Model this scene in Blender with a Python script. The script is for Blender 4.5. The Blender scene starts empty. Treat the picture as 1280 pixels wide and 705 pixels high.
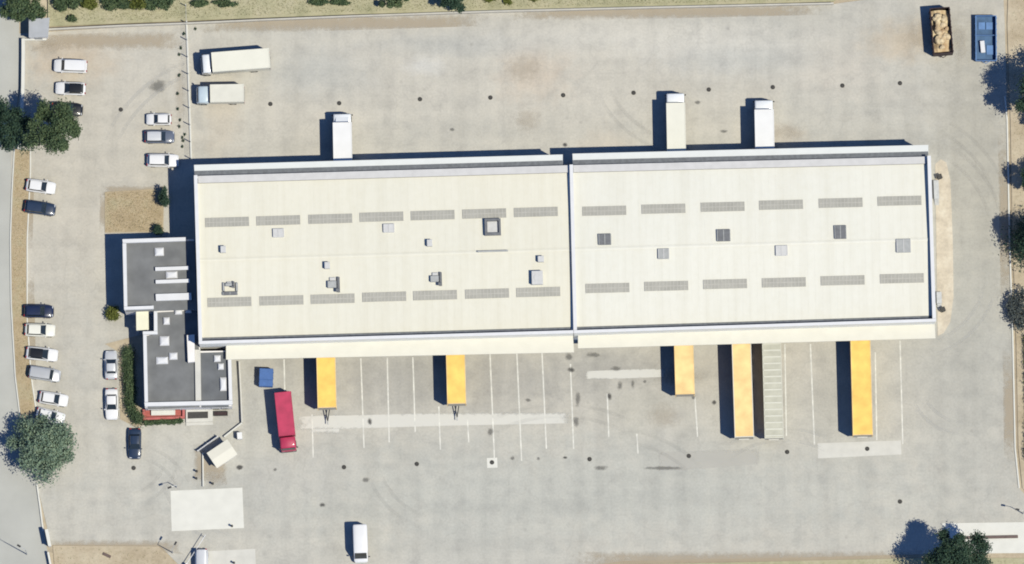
import bpy, math, random
import numpy as np
from mathutils import Vector

random.seed(7)
SC = bpy.context.scene
COL = SC.collection
R = math.radians

# ------------------------------------------------------------------ camera
D, TILT, PX = 1500.0, R(7.4), 0.11          # distance, off-nadir angle, metres per photo pixel
FPX = D / PX
cam = bpy.data.cameras.new('camera')
cam.sensor_width = 36.0
cam.lens = 36.0 * FPX / 1280.0
cam.clip_start, cam.clip_end = 50.0, 6000.0
camo = bpy.data.objects.new('camera', cam)
COL.objects.link(camo)
CP = Vector((0, -D * math.sin(TILT), D * math.cos(TILT)))
camo.location = CP
camo.rotation_euler = (TILT, 0, 0)
SC.camera = camo

# ------------------------------------------------------------------ sky, sun, exposure
SUN_EL, SUN_AZ = R(61.0), R(118.8)           # azimuth clockwise from north (+Y)
w = bpy.data.worlds.new('World'); SC.world = w; w.use_nodes = True
nt = w.node_tree
bg = nt.nodes['Background']
sky = nt.nodes.new('ShaderNodeTexSky'); sky.sky_type = 'NISHITA'
sky.sun_disc = False; sky.sun_elevation = SUN_EL; sky.sun_rotation = SUN_AZ
sky.air_density = 0.5; sky.dust_density = 0.0; sky.ozone_density = 10.0
nt.links.new(sky.outputs[0], bg.inputs[0]); bg.inputs[1].default_value = 0.15
sl = bpy.data.lights.new('sun', 'SUN'); sl.energy = 4.7; sl.angle = R(0.5); sl.color = (1.0, 0.95, 0.80)
so = bpy.data.objects.new('sun', sl); COL.objects.link(so)
sd = Vector((math.sin(SUN_AZ) * math.cos(SUN_EL), math.cos(SUN_AZ) * math.cos(SUN_EL), math.sin(SUN_EL)))
so.rotation_euler = sd.to_track_quat('Z', 'Y').to_euler(); so.location = sd * 200
vs = SC.view_settings
vs.view_transform = 'Standard'; vs.look = 'None'; vs.exposure = 0.0; vs.gamma = 1.0; vs.use_curve_mapping = False
SC.cycles.filter_width = 1.9
SC.cycles.diffuse_bounces = 1

# ------------------------------------------------------------------ helpers
def P(px, py, z=0.0):
    """point of the place at height z that the photograph shows at (px, py)"""
    d = Vector((0, math.sin(TILT), -math.cos(TILT))) + Vector((1, 0, 0)) * ((px - 640) / FPX) \
        + Vector((0, math.cos(TILT), math.sin(TILT))) * ((352.5 - py) / FPX)
    s = (z - CP.z) / d.z
    return CP + d * s

def XY(pts, z=0.0):
    return [(P(a, b, z).x, P(a, b, z).y) for a, b in pts]

def area2(poly):
    return sum(poly[i][0] * poly[(i + 1) % len(poly)][1] - poly[(i + 1) % len(poly)][0] * poly[i][1] for i in range(len(poly)))

class MB:
    def __init__(s): s.v, s.f, s.m = [], [], []
    def add(s, vs_, fs, mi=0):
        o = len(s.v); s.v += [tuple(v) for v in vs_]
        for f in fs: s.f.append(tuple(o + i for i in f)); s.m.append(mi)
        return s
    def box(s, x0, x1, y0, y1, z0, z1, mi=0):
        return s.add([(x0,y0,z0),(x1,y0,z0),(x1,y1,z0),(x0,y1,z0),(x0,y0,z1),(x1,y0,z1),(x1,y1,z1),(x0,y1,z1)],
                     [(3,2,1,0),(4,5,6,7),(0,1,5,4),(1,2,6,5),(2,3,7,6),(3,0,4,7)], mi)
    def cbox(s, x0, x1, y0, y1, z0, z1, c=0.03, mi=0):
        """box with chamfered vertical and top edges"""
        def ring(d, z): return [(x0+d+c,y0+d,z),(x1-d-c,y0+d,z),(x1-d,y0+d+c,z),(x1-d,y1-d-c,z),(x1-d-c,y1-d,z),(x0+d+c,y1-d,z),(x0+d,y1-d-c,z),(x0+d,y0+d+c,z)]
        V = ring(0,z0)+ring(0,z1-c)+ring(c,z1)
        F = [tuple(range(7,-1,-1)), tuple(range(16,24))]
        for k in (0,8):
            for i in range(8):
                j=(i+1)%8; F.append((k+i,k+j,k+8+j,k+8+i))
        return s.add(V,F,mi)
    def prism(s, poly, z0, z1, mi=0):
        p = list(poly)
        if area2(p) < 0: p.reverse()
        n = len(p)
        V = [(a,b,z0) for a,b in p] + [(a,b,z1) for a,b in p]
        F = [tuple(range(n-1,-1,-1)), tuple(range(n,2*n))] + [(i,(i+1)%n,n+(i+1)%n,n+i) for i in range(n)]
        return s.add(V,F,mi)
    def sheet(s, poly, z, mi=0):
        p = list(poly)
        if area2(p) < 0: p.reverse()
        return s.add([(a,b,z) for a,b in p],[tuple(range(len(p)))],mi)
    def tube(s, a, b, r0, r1=None, n=8, mi=0):
        a, b = Vector(a), Vector(b); r1 = r0 if r1 is None else r1
        d = (b-a).normalized()
        u = d.orthogonal().normalized(); v = d.cross(u)
        V = [a+(u*math.cos(t)+v*math.sin(t))*r0 for t in [2*math.pi*i/n for i in range(n)]] + \
            [b+(u*math.cos(t)+v*math.sin(t))*r1 for t in [2*math.pi*i/n for i in range(n)]]
        F = [(i,(i+1)%n,n+(i+1)%n,n+i) for i in range(n)] + [tuple(range(n-1,-1,-1)), tuple(range(n,2*n))]
        return s.add(V,F,mi)
    def loft(s, secs, mi=0, cap=True):
        m = len(secs[0]); V = [p for q in secs for p in q]; F = []
        for k in range(len(secs)-1):
            for i in range(m-1):
                F.append((k*m+i, (k+1)*m+i, (k+1)*m+i+1, k*m+i+1))
        if cap:
            F.append(tuple(range(m))); F.append(tuple((len(secs)-1)*m+i for i in range(m-1,-1,-1)))
        return s.add(V,F,mi)
    def mesh(s, name, off=(0,0,0), smooth=False):
        me = bpy.data.meshes.new(name)
        ox,oy,oz = off
        me.from_pydata([(a-ox,b-oy,c-oz) for a,b,c in s.v],[],s.f)
        if any(s.m): me.polygons.foreach_set('material_index', s.m)
        if smooth: me.polygons.foreach_set('use_smooth',[True]*len(s.f))
        me.update()
        return me
    def build(s, name, mat, parent=None, off=(0,0,0), smooth=False):
        me = s.mesh(name, off, smooth)
        for m in (mat if isinstance(mat,(list,tuple)) else [mat]): me.materials.append(m)
        return link(name, me, parent)

def link(name, data, parent=None, loc=None, rz=0.0):
    o = bpy.data.objects.new(name, data); COL.objects.link(o)
    if parent is not None: o.parent = parent
    if loc is not None: o.location = loc
    if rz: o.rotation_euler = (0,0,rz)
    return o

def tag(o, label=None, cat=None, group=None, kind=None):
    if label: o['label'] = label
    if cat: o['category'] = cat
    if group: o['group'] = group
    if kind: o['kind'] = kind
    return o

def thing(name, label, cat, loc, rz=0.0, group=None):
    o = link(name, None, None, loc, rz); o.empty_display_size = 0.5
    return tag(o, label, cat, group)

def place(px, py, z):          # ground point below what the photo shows at (px,py) at height z
    p = P(px, py, z); return (p.x, p.y, 0.0)

# ------------------------------------------------------------------ materials
def nd(t, ty, **kw):
    n = t.nodes.new(ty)
    for k, v in kw.items(): setattr(n, k, v)
    return n

def mat(name, col, rough=0.7, var=0.08, scale=1.2, metal=0.0, spec=0.4, bump=0.0, bscale=20.0, coat=0.0, col2=None, detail=5, fac=0.5):
    m = bpy.data.materials.new(name); m.use_nodes = True
    t = m.node_tree; b = t.nodes['Principled BSDF']
    b.inputs['Roughness'].default_value = rough; b.inputs['Metallic'].default_value = metal
    b.inputs['Specular IOR Level'].default_value = spec
    if coat: b.inputs['Coat Weight'].default_value = coat; b.inputs['Coat Roughness'].default_value = 0.08
    g = nd(t,'ShaderNodeNewGeometry')
    n = nd(t,'ShaderNodeTexNoise'); n.inputs['Scale'].default_value = scale; n.inputs['Detail'].default_value = detail
    t.links.new(g.outputs['Position'], n.inputs['Vector'])
    r = nd(t,'ShaderNodeValToRGB')
    r.color_ramp.elements[0].position = fac-0.2; r.color_ramp.elements[1].position = fac+0.2
    c2 = col2 if col2 else [min(1,c*(1+var)) for c in col]
    c1 = col if col2 else [c*(1-var) for c in col]
    r.color_ramp.elements[0].color = (*c1,1); r.color_ramp.elements[1].color = (*c2,1)
    t.links.new(n.outputs[0], r.inputs[0]); t.links.new(r.outputs[0], b.inputs['Base Color'])
    if bump:
        n2 = nd(t,'ShaderNodeTexNoise'); n2.inputs['Scale'].default_value = bscale; n2.inputs['Detail'].default_value = 4
        t.links.new(g.outputs['Position'], n2.inputs['Vector'])
        bp = nd(t,'ShaderNodeBump'); bp.inputs['Strength'].default_value = bump; bp.inputs['Distance'].default_value = 0.05
        t.links.new(n2.outputs[0], bp.inputs['Height']); t.links.new(bp.outputs[0], b.inputs['Normal'])
    return m

def glass(name, col=(0.02,0.028,0.035)):
    m = mat(name, col, rough=0.06, var=0.1, spec=0.6)
    return m

def ramp(t, src, stops):
    r = nd(t,'ShaderNodeValToRGB'); e = r.color_ramp.elements
    while len(e) < len(stops): e.new(0.5)
    for k,(p,c) in enumerate(stops):
        e[k].position = p; e[k].color = (*c,1) if len(c)==3 else c
    t.links.new(src, r.inputs[0]); return r.outputs[0]

def mix(t, a, b, f, mode='MIX'):
    n = nd(t,'ShaderNodeMix', data_type='RGBA', blend_type=mode)
    t.links.new(a, n.inputs[6])
    if isinstance(b, tuple): n.inputs[7].default_value = (*b,1)
    else: t.links.new(b, n.inputs[7])
    if isinstance(f,(int,float)): n.inputs[0].default_value = f
    else: t.links.new(f, n.inputs[0])
    return n.outputs[2]

def noise(t, vec, scale, detail=6, rough=0.55, sc3=None):
    if sc3:
        mp = nd(t,'ShaderNodeMapping'); mp.inputs['Scale'].default_value = sc3
        t.links.new(vec, mp.inputs[0]); vec = mp.outputs[0]
    n = nd(t,'ShaderNodeTexNoise'); n.inputs['Scale'].default_value = scale
    n.inputs['Detail'].default_value = detail; n.inputs['Roughness'].default_value = rough
    t.links.new(vec, n.inputs['Vector']); return n.outputs[0]

def blob(t, vec, c, r, soft=1.0):
    """1 inside an irregular patch round c (metres) of radii r"""
    mp = nd(t,'ShaderNodeMapping'); mp.inputs['Location'].default_value = (-c[0]/r[0], -c[1]/r[1], 0)
    mp.inputs['Scale'].default_value = (1/r[0], 1/r[1], 0)
    t.links.new(vec, mp.inputs[0])
    ln = nd(t,'ShaderNodeVectorMath', operation='LENGTH'); t.links.new(mp.outputs[0], ln.inputs[0])
    nz = noise(t, vec, 0.45, 6, 0.65)
    ad = nd(t,'ShaderNodeMath', operation='MULTIPLY_ADD'); t.links.new(nz, ad.inputs[0]); ad.inputs[1].default_value = 1.6
    t.links.new(ln.outputs[1], ad.inputs[2])
    mr = nd(t,'ShaderNodeMapRange', interpolation_type='SMOOTHSTEP')
    mr.inputs['From Min'].default_value = 1.8 + soft*0.3; mr.inputs['From Max'].default_value = 1.5 - soft*0.6
    mr.inputs['To Min'].default_value = 0; mr.inputs['To Max'].default_value = 1
    t.links.new(ad.outputs[0], mr.inputs[0]); return mr.outputs[0]

def mul(t, a, k):
    n = nd(t,'ShaderNodeMath', operation='MULTIPLY'); t.links.new(a, n.inputs[0]); n.inputs[1].default_value = k; return n.outputs[0]

def paving_mat():
    m = bpy.data.materials.new('worn pale asphalt'); m.use_nodes = True
    t = m.node_tree; b = t.nodes['Principled BSDF']; b.inputs['Roughness'].default_value = 0.92
    b.inputs['Specular IOR Level'].default_value = 0.2
    g = nd(t,'ShaderNodeNewGeometry'); v = g.outputs['Position']
    c = ramp(t, noise(t, v, 0.035, 5), [(0.3,(0.425,0.42,0.388)),(0.5,(0.458,0.443,0.398)),(0.7,(0.485,0.46,0.403))])
    # warmer dusty part at the back and the car park, greyer at the front
    for ctr, rad, colr, k in [((-58,18),(15,32),(0.47,0.435,0.37),0.55), ((0,28),(60,10),(0.49,0.465,0.41),0.6),
                              ((64,14),(8,34),(0.375,0.36,0.315),0.9), ((10,-29),(70,9),(0.415,0.418,0.387),0.85),
                              ((62,-12),(9,22),(0.395,0.39,0.355),0.7),
                              ((3,29),(6,4.5),(0.52,0.445,0.36),0.6), ((28,32),(14,3.5),(0.53,0.515,0.475),0.6), ((44,30),(8,5),(0.50,0.465,0.41),0.5), ((54,33.5),(6,3.2),(0.47,0.385,0.28),0.6),
                              ((-61,31),(7,4),(0.46,0.375,0.28),0.6), ((37,19),(5,3),(0.49,0.42,0.34),0.4),
                              ((13,19),(4,3),(0.48,0.425,0.35),0.4), ((-40,23),(3,8),(0.46,0.40,0.32),0.4),
                              ((-8,33),(14,2.2),(0.38,0.388,0.375),0.5), ((32,31),(12,3),(0.40,0.41,0.395),0.45),
                              ((-27,29),(9,4),(0.40,0.408,0.392),0.5), ((34,-11.5),(7,4),(0.44,0.405,0.35),0.5),
                              ((12,-11),(5,2.5),(0.32,0.315,0.295),0.55), ((-9,-13.5),(31,5.5),(0.345,0.335,0.31),0.85), ((23,-12),(12,4),(0.37,0.355,0.32),0.7), ((40,-16),(24,7),(0.40,0.385,0.345),0.5), ((20,34),(26,2.5),(0.52,0.505,0.46),0.6), ((-12,30),(3,1.6),(0.53,0.525,0.50),0.7), ((-30,-27),(10,4),(0.42,0.41,0.38),0.5), ((-30,-11),(8,4),(0.39,0.37,0.325),0.4), ((37,-20),(16,3.5),(0.47,0.455,0.405),0.4), ((17,-18),(5,4),(0.42,0.405,0.35),0.45)]:
        c = mix(t, c, colr, mul(t, blob(t, v, ctr, rad), k))
    # wheel tracks: long soft streaks along the traffic
    s1 = ramp(t, noise(t, v, 0.25, 5, 0.5, (0.12,1.6,1)), [(0.38,(0.90,0.905,0.91)),(0.55,(1,1,1)),(0.72,(1.05,1.045,1.03))])
    c = mix(t, c, s1, 0.55, 'MULTIPLY')
    s2 = ramp(t, noise(t, v, 0.22, 5, 0.5, (1.8,0.12,1)), [(0.36,(0.90,0.90,0.90)),(0.55,(1,1,1)),(0.72,(1.04,1.035,1.02))])
    c = mix(t, c, s2, 0.75, 'MULTIPLY')
    p = ramp(t, noise(t, v, 0.5, 7, 0.62), [(0.32,(0.86,0.86,0.87)),(0.5,(1,1,1)),(0.7,(1.07,1.06,1.05))])
    c = mix(t, c, p, 0.75, 'MULTIPLY')
    f = ramp(t, noise(t, v, 3.5, 4, 0.6), [(0.3,(0.86,0.86,0.86)),(0.5,(1,1,1)),(0.7,(1.1,1.1,1.1))])
    c = mix(t, c, f, 0.6, 'MULTIPLY')
    # sparse dark oil drips
    vo = nd(t,'ShaderNodeTexVoronoi', feature='F1'); vo.inputs['Scale'].default_value = 0.28; t.links.new(v, vo.inputs['Vector'])
    o = ramp(t, vo.outputs['Distance'], [(0.0,(1,1,1)),(0.09,(0,0,0))])
    gate = ramp(t, noise(t, v, 0.12, 2), [(0.5,(0,0,0)),(0.6,(1,1,1))])
    om = mix(t, o, gate, 1.0, 'MULTIPLY')
    c = mix(t, c, (0.22,0.21,0.195), mul(t, om, 0.5))
    # fine cracks
    vc = nd(t,'ShaderNodeTexVoronoi', feature='DISTANCE_TO_EDGE'); vc.inputs['Scale'].default_value = 0.09
    wv = nd(t,'ShaderNodeVectorMath', operation='ADD'); nn = nd(t,'ShaderNodeTexNoise'); nn.inputs['Scale'].default_value = 0.5
    t.links.new(v, nn.inputs['Vector']); sc = nd(t,'ShaderNodeVectorMath', operation='SCALE'); sc.inputs['Scale'].default_value = 3.0
    t.links.new(nn.outputs['Color'], sc.inputs[0]); t.links.new(v, wv.inputs[0]); t.links.new(sc.outputs[0], wv.inputs[1])
    t.links.new(wv.outputs[0], vc.inputs['Vector'])
    cr = ramp(t, vc.outputs['Distance'], [(0.0,(1,1,1)),(0.010,(0,0,0))])
    c = mix(t, c, (0.28,0.27,0.25), mul(t, cr, 0.2))
    t.links.new(c, b.inputs['Base Color'])
    bp = nd(t,'ShaderNodeBump'); bp.inputs['Strength'].default_value = 0.25; bp.inputs['Distance'].default_value = 0.03
    t.links.new(noise(t, v, 14, 4), bp.inputs['Height']); t.links.new(bp.outputs[0], b.inputs['Normal'])
    return m

def soil_mat(name, a, b_, c_, scale=0.3):
    m = bpy.data.materials.new(name); m.use_nodes = True
    t = m.node_tree; b = t.nodes['Principled BSDF']; b.inputs['Roughness'].default_value = 1.0; b.inputs['Specular IOR Level'].default_value = 0.1
    g = nd(t,'ShaderNodeNewGeometry'); v = g.outputs['Position']
    c = ramp(t, noise(t, v, scale, 8, 0.65), [(0.3,a),(0.5,b_),(0.68,c_)])
    f = ramp(t, noise(t, v, 2.6, 6, 0.7), [(0.3,(0.7,0.7,0.7)),(0.5,(1,1,1)),(0.7,(1.2,1.2,1.15))])
    c = mix(t, c, f, 0.35, 'MULTIPLY')
    t.links.new(c, b.inputs['Base Color'])
    bp = nd(t,'ShaderNodeBump'); bp.inputs['Strength'].default_value = 0.35; bp.inputs['Distance'].default_value = 0.08
    t.links.new(noise(t, v, 5, 6, 0.7), bp.inputs['Height']); t.links.new(bp.outputs[0], b.inputs['Normal'])
    return m

def roof_mat(name, base, warm):
    m = bpy.data.materials.new(name); m.use_nodes = True
    t = m.node_tree; b = t.nodes['Principled BSDF']; b.inputs['Roughness'].default_value = 0.6; b.inputs['Specular IOR Level'].default_value = 0.25
    g = nd(t,'ShaderNodeNewGeometry'); v = g.outputs['Position']
    c = ramp(t, noise(t, v, 0.06, 4), [(0.35,base),(0.65,warm)])
    s = ramp(t, noise(t, v, 0.3, 6, 0.6, (2.2,0.12,1)), [(0.3,(0.945,0.938,0.92)),(0.55,(1,1,1)),(0.8,(1.02,1.02,1.02))])
    c = mix(t, c, s, 0.95, 'MULTIPLY')
    f = ramp(t, noise(t, v, 1.2, 6), [(0.3,(0.972,0.968,0.955)),(0.6,(1,1,1))])
    c = mix(t, c, f, 0.9, 'MULTIPLY')
    t.links.new(c, b.inputs['Base Color'])
    return m

def leaf_mat(name, dark, light):
    m = bpy.data.materials.new(name); m.use_nodes = True
    t = m.node_tree; b = t.nodes['Principled BSDF']; b.inputs['Roughness'].default_value = 0.75; b.inputs['Specular IOR Level'].default_value = 0.15
    g = nd(t,'ShaderNodeNewGeometry')
    r1 = ramp(t, g.outputs['Random Per Island'], [(0.0,dark),(1.0,light)])
    n1 = ramp(t, noise(t, g.outputs['Position'], 0.9, 3), [(0.35,(0.7,0.75,0.75)),(0.65,(1.2,1.15,1.05))])
    c = mix(t, r1, n1, 0.8, 'MULTIPLY')
    t.links.new(c, b.inputs['Base Color'])
    tr = nd(t,'ShaderNodeBsdfTranslucent'); t.links.new(c, tr.inputs[0])
    ms = nd(t,'ShaderNodeMixShader'); ms.inputs[0].default_value = 0.2
    t.links.new(b.outputs[0], ms.inputs[1]); t.links.new(tr.outputs[0], ms.inputs[2])
    t.links.new(ms.outputs[0], t.nodes['Material Output'].inputs[0])
    return m

def soft_mat(name, col, strength, rect=False, ky=4.0, kx=16.0):
    # worn mark with ragged, fading edges on its own sheet
    m = bpy.data.materials.new(name); m.use_nodes = True
    t = m.node_tree; b = t.nodes['Principled BSDF']; b.inputs['Roughness'].default_value = 0.9; b.inputs['Specular IOR Level'].default_value = 0.2
    b.inputs['Base Color'].default_value = (*col,1)
    tc = nd(t,'ShaderNodeTexCoord'); g = nd(t,'ShaderNodeNewGeometry')
    sp = nd(t,'ShaderNodeSeparateXYZ'); t.links.new(tc.outputs['Generated'], sp.inputs[0])
    def edge(o):
        a = nd(t,'ShaderNodeMath', operation='SUBTRACT'); t.links.new(o, a.inputs[0]); a.inputs[1].default_value = 0.5
        q = nd(t,'ShaderNodeMath', operation='ABSOLUTE'); t.links.new(a.outputs[0], q.inputs[0])
        d = nd(t,'ShaderNodeMath', operation='MULTIPLY'); t.links.new(q.outputs[0], d.inputs[0]); d.inputs[1].default_value = 2.0; return d.outputs[0]
    ex, ey = edge(sp.outputs[0]), edge(sp.outputs[1])
    if rect:
        mx = nd(t,'ShaderNodeMath', operation='POWER'); t.links.new(ey, mx.inputs[0]); mx.inputs[1].default_value = ky
        px_ = nd(t,'ShaderNodeMath', operation='POWER'); t.links.new(ex, px_.inputs[0]); px_.inputs[1].default_value = kx
        r_ = nd(t,'ShaderNodeMath', operation='MAXIMUM'); t.links.new(mx.outputs[0], r_.inputs[0]); t.links.new(px_.outputs[0], r_.inputs[1]); rad = r_.outputs[0]
    else:
        cb = nd(t,'ShaderNodeCombineXYZ'); t.links.new(ex, cb.inputs[0]); t.links.new(ey, cb.inputs[1])
        ln = nd(t,'ShaderNodeVectorMath', operation='LENGTH'); t.links.new(cb.outputs[0], ln.inputs[0]); rad = ln.outputs[1]
    nz = noise(t, g.outputs['Position'], 1.1, 6, 0.7)
    ad = nd(t,'ShaderNodeMath', operation='MULTIPLY_ADD'); t.links.new(nz, ad.inputs[0]); ad.inputs[1].default_value = 1.3; t.links.new(rad, ad.inputs[2])
    mr = nd(t,'ShaderNodeMapRange', interpolation_type='SMOOTHSTEP')
    mr.inputs['From Min'].default_value = 1.5; mr.inputs['From Max'].default_value = 0.75
    mr.inputs['To Min'].default_value = 0; mr.inputs['To Max'].default_value = strength
    t.links.new(ad.outputs[0], mr.inputs[0])
    tr = nd(t,'ShaderNodeBsdfTransparent'); ms = nd(t,'ShaderNodeMixShader'); t.links.new(mr.outputs[0], ms.inputs[0])
    t.links.new(tr.outputs[0], ms.inputs[1]); t.links.new(b.outputs[0], ms.inputs[2])
    t.links.new(ms.outputs[0], t.nodes['Material Output'].inputs[0])
    return m

M = dict(
 paving=paving_mat(),
 road=mat('grey road asphalt',(0.395,0.397,0.372),0.92,0.07,0.25,spec=0.2,bump=0.2,bscale=14),
 soil=soil_mat('dry soil and straw',(0.35,0.29,0.205),(0.43,0.365,0.27),(0.49,0.43,0.325)),
 dry=soil_mat('dry yellow grass',(0.33,0.265,0.175),(0.40,0.325,0.22),(0.39,0.345,0.235)),
 olive=soil_mat('olive dry grass bank',(0.29,0.285,0.18),(0.375,0.355,0.235),(0.43,0.395,0.28)),
 gravel=soil_mat('pale gravel',(0.42,0.37,0.30),(0.52,0.46,0.37),(0.58,0.53,0.44),0.5),
 conc=mat('pale concrete',(0.545,0.535,0.495),0.9,0.06,0.8,spec=0.2,bump=0.15,bscale=12),
 slab=mat('white concrete',(0.62,0.615,0.57),0.9,0.05,0.6,spec=0.2,bump=0.1,bscale=10),
 strip=soft_mat('worn pale strip',(0.62,0.61,0.565),0.9,True), faint=soft_mat('faint worn strip',(0.58,0.565,0.52),0.5,True),
 dust=soft_mat('blown dust',(0.46,0.385,0.285),0.55,True,1.0,3.0), dusto=soft_mat('orange dust',(0.48,0.41,0.32),0.25), tyre=soft_mat('tyre mark',(0.30,0.295,0.28),0.08,True,2,3), tyrel=soft_mat('pale scuff',(0.56,0.555,0.53),0.2,True,2,3),
 paint=mat('worn white line paint',(0.50,0.495,0.46),0.8,0.0,1.3,col2=(0.70,0.69,0.63),spec=0.3),
 iron=mat('cast iron',(0.06,0.058,0.055),0.8,0.3,6,metal=0.2),
 stain=soft_mat('oil stain',(0.20,0.195,0.18),0.7),
 stain_shade=soft_mat('dark oil stain and shade',(0.09,0.088,0.085),0.9),
 roofw=roof_mat('cream roof sheet',(0.64,0.625,0.545),(0.66,0.64,0.55)),
 roofe=roof_mat('off white roof sheet',(0.655,0.65,0.59),(0.67,0.66,0.595)),
 coping=mat('white coping metal',(0.63,0.635,0.655),0.5,0.03,1.0,spec=0.3),
 annex=mat('cream canopy sheet',(0.645,0.625,0.545),0.6,0.03,0.6,spec=0.3),
 annexw=mat('white canopy sheet',(0.62,0.64,0.635),0.6,0.03,0.6,spec=0.3),
 wall2=mat('weathered concrete wall',(0.47,0.45,0.40),0.9,0.08,0.8),
 gutter=mat('dark gutter and shade',(0.13,0.14,0.155),0.7,0.2,2),  # dark tone paints extra shade into the roof edge lines
 gutterl=mat('light grey gutter',(0.52,0.515,0.515),0.6,0.06,1.0),
 wall=mat('cream cladding',(0.80,0.79,0.73),0.7,0.05,0.8),
 rooflight=mat('grey translucent rooflight',(0.345,0.338,0.305),0.5,0.10,0.9),
 rib=mat('rooflight rib',(0.42,0.41,0.375),0.5,0.08,1.5),
 ventw=mat('pale vent metal',(0.52,0.52,0.52),0.5,0.06,2,metal=0.1),
 ventd=mat('dark vent glass',(0.15,0.155,0.165),0.35,0.15,2),
 ventg=mat('grey vent cover',(0.34,0.35,0.35),0.5,0.1,2),
 door=mat('grey dock door',(0.35,0.36,0.37),0.6,0.06,2),
 rubber=mat('black rubber',(0.025,0.025,0.026),0.9,0.2,4),
 felt=mat('grey roofing felt',(0.165,0.17,0.175),0.95,0.16,0.5,spec=0.1,bump=0.2,bscale=8),
 feltd=mat('dark roofing felt',(0.135,0.143,0.155),0.95,0.16,0.5,spec=0.1,bump=0.2,bscale=8),
 offwall=mat('white render',(0.72,0.70,0.69),0.85,0.04,0.7),
 brick=mat('red brick paving',(0.36,0.10,0.085),0.85,0.15,3),
 redwall=mat('red painted wall',(0.42,0.12,0.11),0.8,0.12,2),
 cream=mat('cream canopy roof',(0.72,0.70,0.55),0.7,0.04,1),
 yellow=mat('yellow tarpaulin',(0.80,0.515,0.125),0.6,0.14,0.7,spec=0.3),
 yellow2=mat('sun bleached yellow tarpaulin',(0.80,0.565,0.255),0.6,0.14,0.7,spec=0.3),
 yellow3=mat('bright yellow tarpaulin',(0.80,0.525,0.135),0.6,0.14,0.7,spec=0.3),
 alu=mat('aluminium rail',(0.60,0.59,0.55),0.5,0.06,2,metal=0.1),
 alud=mat('grey steel bulkhead',(0.36,0.33,0.28),0.6,0.1,2),
 bone=mat('pale translucent roof sheet',(0.455,0.45,0.375),0.6,0.1,0.8),
 bonel=mat('pale roof bow',(0.58,0.575,0.50),0.6,0.05,1),
 chassis=mat('dark chassis steel',(0.035,0.035,0.038),0.7,0.2,3),
 truckw=mat('white truck box',(0.70,0.70,0.70),0.45,0.03,0.7),
 truckc=mat('cream truck box',(0.66,0.65,0.57),0.5,0.03,0.7),
 truckb=mat('beige truck box',(0.60,0.59,0.525),0.55,0.05,0.9),
 cabw=mat('white cab paint',(0.74,0.76,0.78),0.3,0.03,1,coat=0.5),
 cabblue=mat('pale blue cab paint',(0.47,0.56,0.63),0.35,0.06,1,coat=0.3),
 red=mat('dark red truck paint',(0.42,0.035,0.09),0.5,0.15,0.9,coat=0.1),
 white=mat('white car paint',(0.70,0.70,0.71),0.3,0.02,1,coat=0.6),
 cremec=mat('off white car paint',(0.70,0.69,0.62),0.3,0.03,1,coat=0.6),
 silver=mat('silver car paint',(0.52,0.53,0.54),0.32,0.03,1,metal=0.35,coat=0.6),
 lightsilver=mat('light silver car paint',(0.62,0.63,0.65),0.32,0.03,1,metal=0.25,coat=0.6),
 navy=mat('navy car paint',(0.012,0.02,0.055),0.3,0.1,1,coat=0.5),
 dblue=mat('dark blue grey car paint',(0.02,0.035,0.07),0.3,0.1,1,coat=0.5),
 bluegrey=mat('blue grey car paint',(0.10,0.12,0.17),0.3,0.05,1,coat=0.5),
 black=mat('black car paint',(0.012,0.013,0.016),0.3,0.1,1,coat=0.5),
 glass=glass('car glass'), lens=mat('headlamp lens',(0.6,0.62,0.65),0.15,0.05,3), tail=mat('tail lamp',(0.3,0.01,0.01),0.3,0.1,3),
 steelr=mat('wheel rim',(0.35,0.35,0.36),0.4,0.1,5,metal=0.6),
 bluebin=mat('blue container paint',(0.055,0.13,0.34),0.6,0.12,1.2),
 blueskip=mat('blue skip paint',(0.10,0.20,0.40),0.6,0.15,1.0),
 blueskipd=mat('dark blue skip floor',(0.055,0.115,0.22),0.7,0.2,1.2),
 rust=mat('dark rusted steel',(0.045,0.028,0.03),0.85,0.3,2.5),
 rustb=mat('brown steel beam',(0.13,0.095,0.085),0.8,0.2,2.5),
 rubble=mat('pale tan rubble',(0.38,0.26,0.15),0.9,0.0,0.9,col2=(0.66,0.55,0.36)),
 galv=mat('galvanised steel',(0.42,0.43,0.44),0.5,0.1,3,metal=0.3),
 bark=mat('bark',(0.10,0.075,0.055),0.95,0.25,6,bump=0.5,bscale=10),
 leaf=leaf_mat('mid green leaves',(0.045,0.08,0.045),(0.14,0.19,0.10)),
 leafd=leaf_mat('dark green needles',(0.022,0.05,0.04),(0.07,0.115,0.075)),
 leafo=leaf_mat('olive grey leaves',(0.11,0.175,0.135),(0.26,0.335,0.245)),
 leafy=leaf_mat('yellow green leaves',(0.08,0.10,0.025),(0.20,0.22,0.06)),
 leafg=leaf_mat('grey twiggy leaves',(0.05,0.065,0.075),(0.12,0.135,0.13)),
 straw=leaf_mat('straw blades',(0.34,0.27,0.15),(0.52,0.44,0.27)),
 weed=leaf_mat('weed blades',(0.19,0.20,0.11),(0.42,0.39,0.25)),
 hutroof=mat('grey hut roof',(0.36,0.375,0.40),0.85,0.08,0.8),
)

# ------------------------------------------------------------------ setting: ground sheets
def ground_sheet(name, poly, z, m, kind='structure', parent=None, off=(0,0,0)):
    o = MB().sheet(poly, z).build(name, m, parent, off)
    if parent is None: o['kind'] = kind
    return o

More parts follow.
